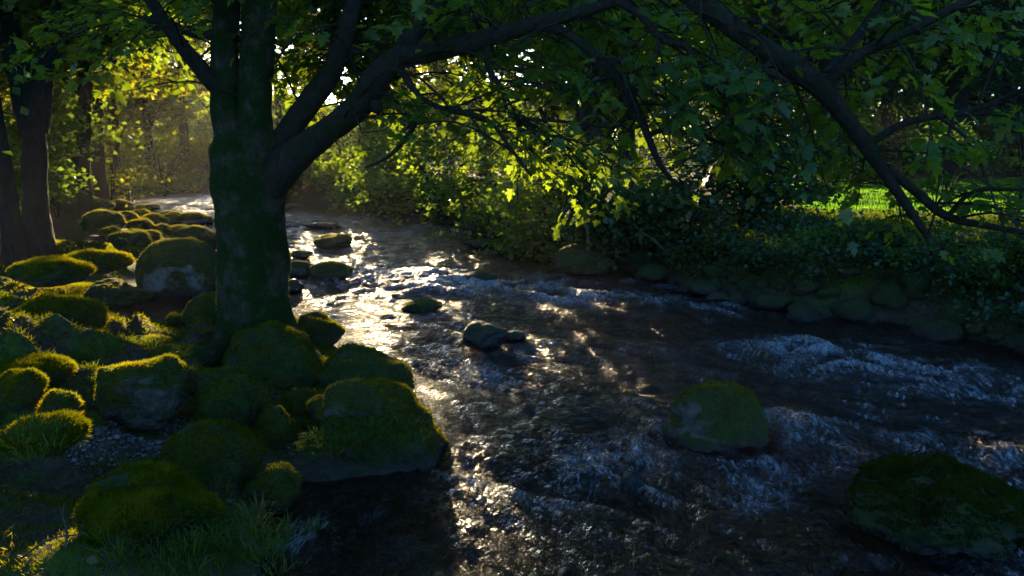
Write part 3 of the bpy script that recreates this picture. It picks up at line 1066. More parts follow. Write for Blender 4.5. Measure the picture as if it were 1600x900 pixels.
SKEL = []           # polylines that carry leaves: (points, weight)
STEMS = [
    ('stem', [(372, 270, 34, TY), (362, 215, 27, TY), (352, 150, 23, TY), (352, 80, 20, TY), (354, 0, 19, TY), (350, -120, 17, TY), (340, -300, 13, TY), (345, -480, 7, TY)], 'bark_moss', 18, 0.7),
    ('stem', [(402, 268, 34, TY), (402, 215, 27, TY), (399, 150, 25, TY - .05), (402, 80, 25, TY - .05), (407, 0, 25, TY - .1), (410, -120, 22, TY - .1), (430, -300, 16, TY - .2), (450, -520, 8, TY - .2)], 'bark_moss', 18, 0.7),
    ('limb', [(350, 150, 14, TY), (322, 118, 13, TY - .1), (292, 82, 11, TY - .2), (262, 40, 10, TY - .3), (236, 0, 9, TY - .4), (200, -70, 7, TY - .6), (150, -140, 4, TY - .9)], 'bark_limb', 10, 1.0),
    ('limb', [(405, 300, 32, TY - .05), (448, 256, 27, TY - .1), (490, 222, 22, TY - .15), (530, 192, 20, TY - .2), (564, 160, 20, TY - .25), (588, 122, 20, TY - .3), (622, 92, 17, TY - .3),
              (680, 80, 15, TY - .35), (760, 60, 13, TY - .4), (838, 36, 11, TY - .5), (900, 22, 9, TY - .6), (980, -5, 7, TY - .7), (1060, -50, 4, TY - .9)], 'bark_limb', 16, 1.2),
    ('limb', [(415, 245, 22, TY + .05), (446, 212, 19, TY + .1), (484, 158, 18, TY + .15), (522, 104, 16, TY + .2), (546, 30, 13, TY + .2), (572, -50, 10, TY + .3), (640, -180, 6, TY + .4)], 'bark_limb', 12, 1.7),
    ('limb', [(612, 100, 15, TY - .3), (648, 52, 13, TY - .2), (695, -6, 11, TY - .1), (770, -100, 8, TY), (860, -180, 4, TY + .2)], 'bark_limb', 10, 1.5),
    ('limb', [(836, 38, 9, TY - .5), (885, 52, 8, TY - .6), (940, 95, 7.5, TY - .7), (985, 150, 7, TY - .8), (1012, 212, 6, TY - .9), (1030, 255, 5, TY - .95), (1055, 288, 3, TY - 1.)], 'bark_limb', 8, 1.6),
    ('limb', [(1012, 212, 4, TY - .9), (1045, 203, 4, TY - .8), (1110, 218, 3.4, TY - .7), (1180, 245, 2.8, TY - .6), (1260, 275, 2, TY - .5)], 'bark_limb', 6, 1.4),
    ('limb', [(625, 105, 7, TY - .3), (640, 130, 6, TY - .4), (662, 155, 4, TY - .5), (700, 172, 4, TY - .7), (760, 186, 3.4, TY - .9), (800, 235, 3, TY - 1.), (830, 275, 2, TY - 1.)], 'bark_limb', 6, 1.6),
    ('limb', [(762, 62, 5, TY - .4), (762, 105, 4.5, TY - .5), (785, 140, 3.6, TY - .7), (800, 180, 3, TY - .8), (880, 190, 2.4, TY - .8), (960, 200, 2, TY - .8)], 'bark_limb', 6, 1.4),
    ('limb', [(662, 155, 4, TY - .5), (648, 195, 4, TY - .45), (612, 240, 3.4, TY - .4), (570, 262, 2.4, TY - .4)], 'bark_limb', 6, 0.9),
    ('limb', [(960, 0, 7, TY - .7), (1000, 22, 6.4, TY - .8), (1035, 62, 5.4, TY - .9), (1075, 75, 4.5, TY - 1.), (1090, 120, 3.6, TY - 1.1), (1150, 160, 2.4, TY - 1.2)], 'bark_limb', 7, 1.2),
    # the great limb that crosses high over the water and comes down on the right
    ('limb', [(415, -200, 20, TY - .1), (560, -290, 19, TY - .3), (760, -230, 18, TY - .6), (930, -120, 17, TY - .8), (1060, -22, 15, TY - 1.0), (1130, 32, 15, TY - 1.1), (1205, 84, 16, TY - 1.2), (1280, 136, 16, TY - 1.2),
              (1330, 196, 13, TY - 1.2), (1376, 262, 10, TY - 1.2), (1424, 332, 7, TY - 1.2), (1450, 372, 4, TY - 1.2)], 'bark_limb', 14, 1.3),
    ('limb', [(1385, 262, 7.5, TY - 1.2), (1432, 300, 7.5, TY - 1.15), (1480, 338, 6.5, TY - 1.1), (1560, 356, 5, TY - 1.), (1660, 372, 3, TY - .9)], 'bark_limb', 8, 1.3),
    ('limb', [(1284, 140, 9, TY - 1.2), (1345, 84, 8, TY - 1.3), (1425, 46, 7, TY - 1.4), (1530, -8, 6, TY - 1.5), (1640, -60, 3, TY - 1.6)], 'bark_limb', 8, 1.3),
    ('limb', [(1278, 132, 8, TY - 1.2), (1322, 78, 7, TY - 1.1), (1378, 2, 6, TY - 1.0), (1430, -90, 3, TY - .9)], 'bark_limb', 8, 1.0),
    ('limb', [(1362, 222, 6, TY - 1.2), (1420, 190, 5.6, TY - 1.3), (1500, 176, 5, TY - 1.4), (1560, 158, 4.4, TY - 1.5), (1660, 110, 3, TY - 1.6)], 'bark_limb', 8, 1.3),
    ('limb', [(1210, 88, 6, TY - 1.2), (1196, 110, 5, TY - 1.3), (1230, 130, 3.5, TY - 1.4), (1190, 160, 2.5, TY - 1.5)], 'bark_limb', 6, 0.8),
    ('limb', [(1480, 338, 4, TY - 1.1), (1520, 300, 3.5, TY - 1.2), (1580, 296, 3, TY - 1.3), (1660, 300, 2, TY - 1.4)], 'bark_limb', 6, 1.0),
    ('limb', [(352, 60, 9, TY), (300, 50, 7, TY + .4), (235, 42, 6, TY + .8), (190, 52, 4.5, TY + 1.0), (150, 80, 3, TY + 1.2)], 'bark_limb', 7, 1.3),
]
for nm, pts, mt, sd, wgt in STEMS:
    P, r = limb_path(pts)
    maple_part(nm, P, r, mt, sd, 0.10 if sd > 8 else 0.06)
    SKEL.append((P, wgt))
# knot on the big limb, and surface roots
for pts in ([(372, 525, 26, TY - .05), (330, 560, 20, TY - .5), (280, 562, 16, TY - .6), (235, 575, 10, TY - .7)],
            [(380, 530, 24, TY - .1), (330, 548, 16, TY + .1), (270, 535, 12, TY + .2), (215, 530, 8, TY + .3)],
            [(430, 525, 26, TY - .05), (455, 545, 18, TY - .1), (500, 575, 12, TY - .2)],
            [(395, 540, 28, TY - .1), (370, 575, 20, TY - .7), (330, 600, 13, TY - 1.0)]):
    P, r = limb_path(pts)
    for i in range(len(P)):
        g = max(hz(P[i][0], P[i][1]), 0.0)
        if i > 3:
            P[i][2] = min(P[i][2], g + r[i] * 0.9)
    maple_part('root', P, r, 'bark_moss', 12, 0.18, 6.0)
V, F = rock_shape(77, 2, 0.2, 1)
k = at_y(588, 166, TY - .42)
obj('knot', make_mesh('knot', V * 0.05 + k - MLOC, F, M['bark_limb']), MAPLE)


# five-lobed leaf, about 1 across, stalk at the origin, lying in xy
def maple_leaf():
    half = [(0.0, -0.02), (0.20, -0.10), (0.42, -0.02), (0.30, 0.14), (0.56, 0.30), (0.60, 0.46), (0.36, 0.44), (0.26, 0.52), (0.32, 0.78), (0.16, 0.80), (0.0, 1.06)]
    pts = half + [(-x, y) for x, y in half[-2:0:-1]]
    V = np.array([(0, 0.32, 0.0)] + [(x, y, 0.16 * abs(x) - 0.16 * (y - 0.3) ** 2 - 0.10 * abs(x) ** 2 * 2) for x, y in pts])
    n = len(pts)
    F = np.array([(0, 1 + i, 1 + (i + 1) % n) for i in range(n)])
    return V, F


LV, LF = maple_leaf()

LOWX = [0, 200, 330, 440, 470, 540, 600, 640, 700, 760, 830, 880, 960, 1040, 1120, 1200, 1300, 1400, 1500, 1600, 1700]
LOWY = [120, 150, 140, 130, 200, 285, 290, 300, 240, 290, 330, 360, 355, 330, 345, 350, 375, 395, 405, 390, 390]

leafC, leafD, leafN, leafS = [], [], [], []
twigs = Bag()


def add_twig(p0, d, L, r0, nl):
    """a thin twig from p0 with leaves in opposite pairs"""
    d = d / np.linalg.norm(d)
    mid = p0 + d * L * 0.5 + np.array([0, 0, 0.03 * L])
    end = p0 + d * L + np.array([0, 0, -0.16 * L])
    pp = catmull([p0, mid, end], 3)
    V, F = tube(pp, np.linspace(r0, 0.0022, len(pp)), 4)
    twigs.add(V, F)
    for k in range(nl):
        t = 0.3 + 0.7 * (k + rng.random()) / nl
        q = pp[min(len(pp) - 1, int(t * (len(pp) - 1)))] + rng.normal(0, 0.02, 3)
        side = np.cross(d, [0, 0, 1]) * (1 if k % 2 else -1)
        ld = d * rng.uniform(0.2, 0.9) + side * rng.uniform(0.3, 1.0) + np.array([0, 0, rng.uniform(-0.75, -0.05)])
        ld /= np.linalg.norm(ld)
        nn = np.array([0, 0, 1.0]) + rng.normal(0, 0.35, 3)
        nn = nn - ld * nn.dot(ld)
        nn /= np.linalg.norm(nn)
        leafC.append(q + ld * 0.04)
        leafD.append(ld)
        leafN.append(nn)
        leafS.append(rng.choice([rng.uniform(0.04, 0.075), rng.uniform(0.07, 0.115)]))
    return pp


def allowed(p):
    x, y, dep = project(p)
    return y < np.interp(x, LOWX, LOWY) and dep > 2.6


for P, wgt in SKEL:
    L = np.linalg.norm(np.diff(P, axis=0), axis=1).sum()
    nsec = int(L * 5.4 * wgt)
    for _ in range(nsec):
        i = rng.integers(max(2, len(P) // 4), len(P))
        p0 = P[i]
        tdir = P[min(i + 1, len(P) - 1)] - P[i - 1]
        tdir /= np.linalg.norm(tdir)
        d = tdir * 0.5 + rng.normal(0, 0.75, 3) * np.array([1, 0.9, 0.45]) + np.array([0, 0, -0.12])
        d /= np.linalg.norm(d)
        sl_ = rng.uniform(0.45, 1.25)
        end = p0 + d * sl_ + np.array([0, 0, -0.2 * sl_])
        if not allowed(end):
            continue
        pp = catmull([p0, p0 + d * sl_ * 0.5 + np.array([0, 0, 0.02]), end], 4)
        V, F = tube(pp, np.linspace(0.011, 0.004, len(pp)), 5)
        twigs.add(V, F)
        for k in range(rng.integers(4, 8)):
            j = rng.integers(2, len(pp))
            dd = d * 0.7 + rng.normal(0, 0.6, 3) * np.array([1, 1, 0.35])
            e = pp[j] + dd * 0.35
            if allowed(e):
                add_twig(pp[j], dd, rng.uniform(0.2, 0.5), 0.004, rng.integers(4, 8))
# inner sprays that close the crown round the fork and over the mossy bank
allP = np.vstack([P for P, w_ in SKEL])
for x0, x1, y0, y1, d0, d1, cnt_ in ((430, 640, -20, 165, 7.1, 8.3, 60), (90, 330, -30, 70, 7.0, 8.2, 24), (640, 960, -30, 130, 6.7, 7.9, 40), (1000, 1600, -30, 110, 6.1, 7.3, 36)):
    for _ in range(cnt_):
        e = at_y(rng.uniform(x0, x1), rng.uniform(y0, y1), rng.uniform(d0, d1))
        dd = np.linalg.norm(allP - e - np.array([0, 0, 0.25]), axis=1)
        p0 = allP[np.argmin(dd)]
        pp = catmull([p0, (p0 + e) / 2 + np.array([0, 0, 0.08]), e], 4)
        V, F = tube(pp, np.linspace(0.010, 0.004, len(pp)), 5)
        twigs.add(V, F)
        for k in range(6):
            j = rng.integers(len(pp) // 2, len(pp))
            add_twig(pp[j], (e - p0) / (np.linalg.norm(e - p0) + 1e-6) * 0.6 + rng.normal(0, 0.6, 3) * np.array([1, 1, 0.35]), rng.uniform(0.15, 0.4), 0.004, rng.integers(4, 8))
# a few shoots from the trunk itself
for px, py in [(375, 232), (395, 200), (408, 235), (360, 160), (400, 100), (385, 60), (430, 190), (345, 190), (372, 120), (555, 245), (580, 235), (440, 150), (420, 40)]:
    p0 = at_y(px, py, TY - 0.28)
    for _ in range(2):
        add_twig(p0, rng.normal(0, 0.6, 3) + np.array([0, -0.5, 0.0]), rng.uniform(0.1, 0.28), 0.004, 4)

leafC, leafD, leafN, leafS = map(np.array, (leafC, leafD, leafN, leafS))
ok = rng.random(len(leafC)) > lit(leafC) * np.where(leafC[:, 2] > 2.1, 0.12, 0.45)
sx, sy, sd = project(leafC)
ok &= (sy < np.interp(sx, LOWX, LOWY) + 10)
# few leaves grow close round the big bare limbs
for q in (0, 1, 2, 3, 4, 6, 12, 13, 14):
    Pl = SKEL[q][0]
    lx_, ly_, ld_ = project(Pl)
    for a, b, dd in zip(lx_, ly_, ld_):
        ok &= ~((np.hypot(sx - a, sy - b) < (34 if q in (3, 12) else 24)) & (sd < dd + 0.15) & (rng.random(len(sx)) < 0.5))
leafC, leafD, leafN, leafS = leafC[ok], leafD[ok], leafN[ok], leafS[ok]
sx, sy, sd = project(leafC)
print('maple leaves', len(leafC))
leafX = np.cross(leafD, leafN)
tint = np.clip(0.42 + 0.4 * fbm(leafC * 1.1, 2) + rng.normal(0, 0.18, len(leafC)), 0, 1)
obj('twig_growth', make_mesh('twig_growth', np.vstack(twigs.V) - MLOC, np.vstack(twigs.F), M['bark_limb']), MAPLE)['kind'] = 'stuff'
inview = (sx > 0) & (sx < 1600) & (sy > 0) & (sy < 420)
order = np.argsort(-(leafS / sd) * inview)
single, rest = order[:300], order[300:]
# the 300 that show largest are leaves of their own, the rest one mass
lmeshes = []
for t in (0.15, 0.35, 0.5, 0.65, 0.85):
    for cz, sxx in ((-0.6, 0.9), (1.2, 1.08), (2.6, 0.82)):
        W_ = LV * np.array([sxx, 1, cz]) + np.random.default_rng(int(t * 100 + cz * 10 + 9)).normal(0, 0.018, LV.shape)
        lmeshes.append(make_mesh('leaf', W_, LF, M['maple'], False, {'tint': np.full(len(LV), t)}))
from mathutils import Matrix
for i in single:
    o = obj('leaf', lmeshes[min(4, int(tint[i] * 5)) * 3 + int(rng.integers(3))], MAPLE)
    s = leafS[i]
    m = np.eye(4)
    m[:3, 0], m[:3, 1], m[:3, 2], m[:3, 3] = leafX[i] * s, leafD[i] * s, leafN[i] * s, leafC[i] - MLOC
    o.matrix_local = Matrix(m.tolist())
cz_, cx_ = rng.uniform(-0.8, 3.0, len(rest))[:, None, None], rng.uniform(0.75, 1.12, len(rest))[:, None, None]
Vl = (leafC[rest][:, None, :] + leafS[rest][:, None, None] * (LV[None, :, 0:1] * cx_ * leafX[rest][:, None, :] + LV[None, :, 1:2] * leafD[rest][:, None, :] + LV[None, :, 2:3] * cz_ * leafN[rest][:, None, :])).reshape(-1, 3)
Fl = (LF[None] + (np.arange(len(rest)) * len(LV))[:, None, None]).reshape(-1, 3)
obj('foliage', make_mesh('foliage', Vl - MLOC, Fl, M['maple'], False, {'tint': np.repeat(tint[rest], len(LV))}), MAPLE)['kind'] = 'stuff'
# upper crown out of view, added to shade the bank from the sky
P, _ = cloud((-1.4, 0.2, 6.4), (3.2, 3.0, 1.9), 90, 110, 0.7, 0.4)
w = P + MLOC
ok = (project(w)[1] < -30)
Q = P[ok][rng.random(ok.sum()) > lit(w[ok])]
obj('crown', leaf_mesh('crown', Q, 0.17 * rng.uniform(0.7, 1.2, len(Q)), 'maple', False), MAPLE)['kind'] = 'stuff'

# ------------------------------------------------------------------ woodland
def gp(px, Y):
    """ground point seen in column px at distance Y"""
    return (px - 800) / FPX * Y * 0.985, Y


T = tree
FY = 12.0
c0 = at_y(54, 392, FY)
c0[2] = hz(c0[0], c0[1]) - 0.1
ft = thing('forked_tree', 'stout forked tree with lichen grey bark at the top of the mossy bank', 'tree', c0)
for nm, pts in (('trunk', [(52, 415, 38, FY), (55, 385, 27, FY), (57, 340, 19, FY), (55, 270, 17, FY), (52, 200, 18, FY), (50, 150, 18, FY), (49, 115, 10, FY)]),
                ('stem', [(46, 205, 17, FY), (32, 130, 15, FY), (20, 70, 14, FY), (10, 0, 13, FY), (-10, -150, 12, FY), (-30, -400, 5, FY)]),
                ('stem', [(57, 205, 17, FY), (66, 130, 14, FY), (74, 70, 13, FY), (79, 0, 13, FY), (84, -150, 12, FY), (100, -420, 5, FY)]),
                ('branch', [(74, 60, 6, FY), (110, 20, 5, FY - .3), (150, 10, 4, FY - .6), (210, 30, 2, FY - 1)]),
                ('branch', [(70, 110, 6, FY), (100, 90, 5, FY - .3), (150, 85, 4, FY - .6), (200, 110, 2, FY - 1)])):
    P, r = limb_path(pts)
    V, F = tube(P, r, 24, 0.22, 5.0)
    obj(nm, make_mesh(nm, V - c0, F, M['bark_lichen']), ft)
P, _ = cloud((0.3, 0, 5.6), (3.0, 2.6, 2.0), 60, 100, 0.7, 0.45)
P = P[rng.random(len(P)) > lit(P + c0)]
obj('crown', leaf_mesh('crown', P, 0.16 * rng.uniform(0.6, 1.3, len(P)), 'wood_leaf', False), ft)['kind'] = 'stuff'
x, y = gp(2, 11.0)
T('tree', 'dark tree standing beside the lichen grey forked tree on the mossy bank', x, y, 9, 0.13, 2.4, 4.6, 3000, 'wood_leaf', lean=(0.01, 0), size=0.15)
LT = [(-260, 11, 10, .2, 3.0, 1.6, 'leafy tree on the mossy bank outside the mossy clearing'), (-420, 13, 11, .2, 3.4, 1.4, 'leafy tree further along the mossy bank clearing'), (-300, 20, 12, .22, 3.8, 1.2, 'broad leafy tree deep behind the mossy bank clearing'),
      (120, 17, 10, .16, 2.6, 2.6, 'slim dark tree on the mossy bank just past the forked tree'), (150, 20, 11, .18, 2.8, 2.8, 'slim dark tree leaning over stones at the upstream bend'),
      (176, 24, 11, .17, 3.0, 2.6, 'slanting tree by the upstream bend'), (235, 33, 12, .2, 3.4, 2.4, 'slender tree among golden shrubs upstream'),
      (285, 36, 12, .2, 3.4, 2.6, 'tree in golden light far upstream behind the maple trunk'), (60, 22, 12, .2, 3.4, 2.4, 'woodland tree behind the forked tree'),
      (-60, 16, 11, .2, 3.2, 2.6, 'woodland tree deep in the wood behind the mossy bank'), (20, 32, 13, .24, 4.0, 2.4, 'tall tree far back in the wood behind the mossy bank')]
for px, Y, h, r_, cr, cl, lab in LT:
    x, y = gp(px, Y)
    T('woodland_tree', lab, x, y, h, r_, cr, cl, 20000, 'gold_leaf' if Y > 16 else 'wood_leaf', size=0.10 + 0.0025 * Y, lean=(rng.uniform(-.05, .08), 0), clump=0.7)
RT = [(935, 17, 13, .34, 4.2, 1.8, 'wood_leaf', 'thick trunked tree on the stony bank behind the drooping maple limb'),
      (978, 19, 13, .22, 3.6, 1.8, 'wood_leaf', 'slimmer tree next to the thick trunked one on the stony bank'),
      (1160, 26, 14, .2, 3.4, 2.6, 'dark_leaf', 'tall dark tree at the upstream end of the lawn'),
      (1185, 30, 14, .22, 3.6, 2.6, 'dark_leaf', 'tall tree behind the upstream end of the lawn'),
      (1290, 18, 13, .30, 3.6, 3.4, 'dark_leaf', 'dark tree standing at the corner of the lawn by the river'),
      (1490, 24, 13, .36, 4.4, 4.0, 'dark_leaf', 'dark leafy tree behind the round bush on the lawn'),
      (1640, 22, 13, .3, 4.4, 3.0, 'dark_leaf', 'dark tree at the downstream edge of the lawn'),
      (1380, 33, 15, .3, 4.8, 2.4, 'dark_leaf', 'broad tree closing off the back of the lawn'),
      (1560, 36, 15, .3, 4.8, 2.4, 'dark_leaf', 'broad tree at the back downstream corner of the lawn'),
      (860, 24, 13, .26, 4.0, 1.0, 'wood_leaf', 'leafy tree over the stony bank shrubs'),
      (760, 27, 13, .24, 4.0, 1.0, 'wood_leaf', 'leafy tree at the inner bend of the stony bank'),
      (640, 31, 12, .24, 3.8, 1.0, 'wood_leaf', 'tree on the far bank directly upstream of the rapids'),
      (600, 37, 12, .18, 3.8, 2.0, 'gold_leaf', 'sun touched tree on the far bank beyond the maple limb'),
      (440, 41, 12, .18, 3.8, 2.0, 'gold_leaf', 'sun touched tree on the far bank river side of the maple trunk'),
      (380, 42, 12, .22, 3.8, 2.0, 'gold_leaf', 'golden tree straight upstream at the end of the river'),
      (1060, 32, 14, .26, 4.4, 1.0, 'wood_leaf', 'tree in the wood between the thick trunk and the lawn'),
      (1270, 40, 15, .28, 4.8, 2.4, 'dark_leaf', 'tall tree far behind the dark corner tree of the lawn')]
for px, Y, h, r_, cr, cl, mt, lab in RT:
    x, y = gp(px, Y)
    T('woodland_tree', lab, x, y, h, r_, cr, cl, (20000 if px > 590 else 16000) if px < 800 else 18000, mt, size=0.16 + 0.003 * Y, lean=(rng.uniform(-.04, .03), 0), clump=0.8)
BU = [(165, 21, 1.5, 1.3, 3.2, 'gold_leaf', 'tall golden sapling clump beside the slim dark trunks'), (80, 17, 1.3, 1.2, 2.6, 'wood_leaf', 'green sapling clump behind the forked tree'),
      (215, 34, 2.4, 1.6, 4.4, 'gold_leaf', 'high golden thicket beyond the bend of the river'), (330, 44, 3.0, 1.6, 4.6, 'gold_leaf', 'high golden thicket glimpsed beside the maple trunk upstream'),
      (120, 30, 2.4, 1.6, 4.4, 'gold_leaf', 'high yellow green thicket deep in the wood behind the mossy bank'),
      (690, 19, 2.0, 1.4, 2.6, 'wood_leaf', 'rounded shrub overhanging the stony bank upstream'), (620, 24, 2.2, 1.5, 2.6, 'wood_leaf', 'shrub hanging over the far bank below the maple limb'),
      (540, 28, 2.4, 1.5, 2.6, 'wood_leaf', 'shrub on the far bank beside the maple trunk'), (790, 15.5, 1.7, 1.2, 2.4, 'wood_leaf', 'leafy shrub above the slack water of the stony bank'),
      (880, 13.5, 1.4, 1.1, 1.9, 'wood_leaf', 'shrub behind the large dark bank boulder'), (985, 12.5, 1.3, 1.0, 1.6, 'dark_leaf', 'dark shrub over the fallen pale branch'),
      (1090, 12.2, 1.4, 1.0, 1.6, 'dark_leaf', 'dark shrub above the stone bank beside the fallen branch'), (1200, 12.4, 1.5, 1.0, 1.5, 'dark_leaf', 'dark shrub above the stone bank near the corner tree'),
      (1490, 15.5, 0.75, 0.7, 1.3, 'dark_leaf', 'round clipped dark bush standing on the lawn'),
      (250, 30, 2.2, 1.6, 2.6, 'gold_leaf', 'golden backlit shrub leaning over the far water'), (190, 26, 1.8, 1.6, 2.6, 'gold_leaf', 'golden shrub at the upstream bend of the river'),
      (120, 22, 1.8, 1.4, 2.4, 'gold_leaf', 'golden green shrub behind the dark slim trunks'), (320, 37, 2.4, 1.6, 1.7, 'gold_leaf', 'golden shrub on the point upstream behind the maple'),
      (20, 14, 1.2, 1.0, 1.6, 'wood_leaf', 'green shrub beneath the forked tree'), (400, 40, 3.0, 1.6, 1.9, 'gold_leaf', 'shrub at the far end of the river corridor'),
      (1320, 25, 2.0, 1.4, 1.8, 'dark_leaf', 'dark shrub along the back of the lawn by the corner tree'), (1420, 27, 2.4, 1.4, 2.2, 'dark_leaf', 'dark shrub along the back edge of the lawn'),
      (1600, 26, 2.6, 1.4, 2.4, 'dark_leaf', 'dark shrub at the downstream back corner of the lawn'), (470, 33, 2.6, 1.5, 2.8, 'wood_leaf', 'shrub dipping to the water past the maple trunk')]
for px, Y, rx, ry, h, mt, lab in BU:
    x, y = gp(px, Y)
    bush('shrub', lab, x, y, rx, ry, h, 8500 if px < 420 else 5600, mt, size=0.065 + 0.0028 * Y, clump=0.25 + 0.012 * Y)

for k in range(40):
    i = 2 + k * 0.2
    a, f = int(i), i - int(i)
    q = RIGHT[min(a, 11)] * (1 - f) + RIGHT[min(a, 11) + 1] * f
    x, y = q[0] + rng.uniform(0.1, 0.6), q[1] + rng.uniform(0.3, 1.2)
    bush('bank_plant', 'low leafy plant sprouting among the stones of the stony bank', x, y, rng.uniform(0.3, 0.7), rng.uniform(0.25, 0.5), rng.uniform(0.3, 0.75), 900, 'dark_leaf' if k % 3 else 'wood_leaf', size=0.06, clump=0.2, stems=3, group='plants among the stony bank stones')

for px, Y, lab in ((452, 27.0, 'low shrub trailing in the water just past the maple trunk'), (500, 26.0, 'low dark shrub on the far bank under the sun touched trees'),
                   (560, 24.0, 'low shrub fringing the far bank below the maple limb'), (618, 22.0, 'low shrub where the far bank meets the slack water'), (405, 28.5, 'low shrub on the far bank straight behind the maple trunk'), (335, 30.5, 'low golden fringe of shrub on the far water edge')):
    x, y = gp(px, Y)
    bush('low_shrub', lab, x, y, 1.9, 0.9, 1.15, 2600, 'wood_leaf', size=0.15, clump=0.5, stems=4, carve=0.25 if px > 440 else 1.0)

# the far wood closing the view, one mass
def wood_ring(n, a0, a1, d0, d1, top):
    az = rng.uniform(R(a0), R(a1), n)
    dist = rng.uniform(d0, d1, n)
    deg = np.degrees(az)
    hgt = top + (n2(deg, dist * 0.02, 0.22, 3, 2.0)) * top * 0.2
    return np.stack([np.sin(az) * dist, np.cos(az) * dist, 0.5 + rng.random(n) ** 0.85 * hgt], -1)


PL = wood_ring(60000, -75, 4, 52, 75, 4.4)
PL = PL[rng.random(len(PL)) > lit(PL)]
P = np.vstack([PL, wood_ring(105000, 4, 75, 55, 85, 19)])
n = len(P)
o = obj('distant_wood', leaf_mesh('distant_wood', P, np.where(P[:, 2] > 6, 1.0, 0.75) * rng.uniform(0.5, 1.1, n), 'wood_leaf', False, spread=0.9))
tag(o, 'distant mass of woodland closing the view behind the river trees', 'wood', kind='stuff')

# ------------------------------------------------------------------ lawn, moss, grass, gravel
lx = np.linspace(2.5, 40, 60)
ly = np.linspace(12.2, 24, 30)
X, Y = np.meshgrid(lx, ly)
n = 90000
x, y = rng.uniform(4.0, 22, n), rng.uniform(12.0, 23, n)
ok = (y > 12.4 + 0.12 * np.abs(x - 9)) & (x > 5.2)
x, y = x[ok], y[ok]
P = np.stack([x, y, height(x, y)], -1)
Vb, Fb, tn = blades(P, np.tile([0, 0, 1.0], (len(P), 1)), rng.uniform(0.05, 0.09, len(P)), np.full(len(P), 0.008), np.zeros(3), rng.random(len(P)), jitter=0.3)
tag(obj('lawn', make_mesh('lawn', Vb, Fb, M['lawn_grass'], False, {'tint': tn})), 'bright sunlit mown lawn beyond the stony bank', 'lawn', kind='stuff')


def scatter(n, x0, x1, y0, y1, cond):
    x, y = rng.uniform(x0, x1, n), rng.uniform(y0, y1, n)
    d, left = shore(x, y)
    ok = cond(x, y, d, left)
    x, y = x[ok], y[ok]
    return np.stack([x, y, height(x, y)], -1)


def slope_n(P):
    e = 0.05
    hx = (height(P[:, 0] + e, P[:, 1]) - height(P[:, 0] - e, P[:, 1])) / (2 * e)
    hy = (height(P[:, 0], P[:, 1] + e) - height(P[:, 0], P[:, 1] - e)) / (2 * e)
    Nn = np.stack([-hx, -hy, np.ones(len(P))], -1)
    return Nn / np.linalg.norm(Nn, axis=1, keepdims=True)


gc = at_z(215, 700, 0.1)


def not_gravel(x, y):
    return ((x - gc[0]) / 0.42) ** 2 + ((y - gc[1]) / 0.38) ** 2 > 1


P = scatter(330000, -8.5, 0.2, 2.2, 14, lambda x, y, d, l: l & (d > 0.12) & (x > -0.66 * y - 0.6) & not_gravel(x, y) & (n2(x, y, 1.6, 3, 13.0) > -0.30))
patch = fbm(P * 3 + 5, 3)
nb = len(P)
Vb, Fb, tn = blades(P, slope_n(P), 0.020 * rng.uniform(0.5, 1.6, nb) * (1 + 0.1 * P[:, 1]), 0.0026 * (1 + 0.12 * P[:, 1]), np.zeros(3), np.clip(0.5 + 0.45 * patch + rng.normal(0, .15, nb), 0, 1))
tag(obj('bank_moss', make_mesh('bank_moss', Vb, Fb, M['moss_blade'], False, {'tint': tn})), 'deep green moss carpeting the mossy bank', 'moss', kind='stuff')


def tufts(n_t, per, C, length, spread, matname, name, label):
    idx = np.repeat(np.arange(len(C)), per)
    base = C[idx] + rng.normal(0, spread, (len(idx), 3)) * np.array([1, 1, 0])
    n = len(idx)
    out = (base - C[idx]) / spread
    d = np.array([0, 0, 1.0]) + out * 0.45 + rng.normal(0, 0.25, (n, 3))
    d /= np.linalg.norm(d, axis=1, keepdims=True)
    L = (length * rng.uniform(0.5, 1.3, n))[:, None]
    s = np.cross(d, rng.normal(size=(n, 3)))
    s /= np.linalg.norm(s, axis=1, keepdims=True)
    W = 0.0012 + 0.0004 * base[:, 1:2]
    mid = base + d * L * 0.6
    dr = d + np.array([0, 0, -0.9]) + out * 0.3
    tip = mid + dr / np.linalg.norm(dr, axis=1, keepdims=True) * L * 0.5
    V = np.stack([base - s * W, base + s * W, mid + s * W * 0.8, mid - s * W * 0.8, tip], 1).reshape(-1, 3)
    k = np.arange(n)[:, None] * 5
    F = np.concatenate([k + np.array([0, 1, 2]), k + np.array([0, 2, 3]), k + np.array([3, 2, 4])])
    t = np.repeat(np.clip(rng.normal(0.5, 0.25, n), 0, 1), 5)
    tag(obj(name, make_mesh(name, V, F, M[matname], False, {'tint': t})), label, 'grass', kind='stuff')


C = scatter(2600, -7.5, 0.0, 2.2, 12, lambda x, y, d, l: l & (d > 0.25) & (x > -0.66 * y - 0.5) & not_gravel(x, y) & (n2(x, y, 1.1, 3, 33.0) > 0.12))
extra = []
for px, py, z, nn, sp in [(325, 850, 0.42, 60, 0.16), (300, 880, 0.45, 40, 0.15), (520, 690, 0.25, 26, 0.07), (500, 700, 0.2, 16, 0.06), (625, 680, 0.25, 14, 0.08), (20, 690, 0.75, 24, 0.12), (215, 540, 0.25, 14, 0.1), (185, 540, 0.3, 12, 0.08), (120, 560, 0.4, 14, 0.12), (575, 660, 0.3, 10, 0.08)]:
    c = at_z(px, py, z)
    q = c + rng.normal(0, sp, (nn, 3)) * np.array([1, 1, 0.15])
    extra.append(q)
C = np.vstack([C] + extra)
tufts(0, 22, C, 0.075, 0.028, 'grass', 'bank_grass', 'fine grass tufts growing on the mossy bank')
C = scatter(7000, 1.0, 12, 6.5, 16, lambda x, y, d, l: (~l) & (d > 0.3) & (d < 4.5) & (y < 13.2))
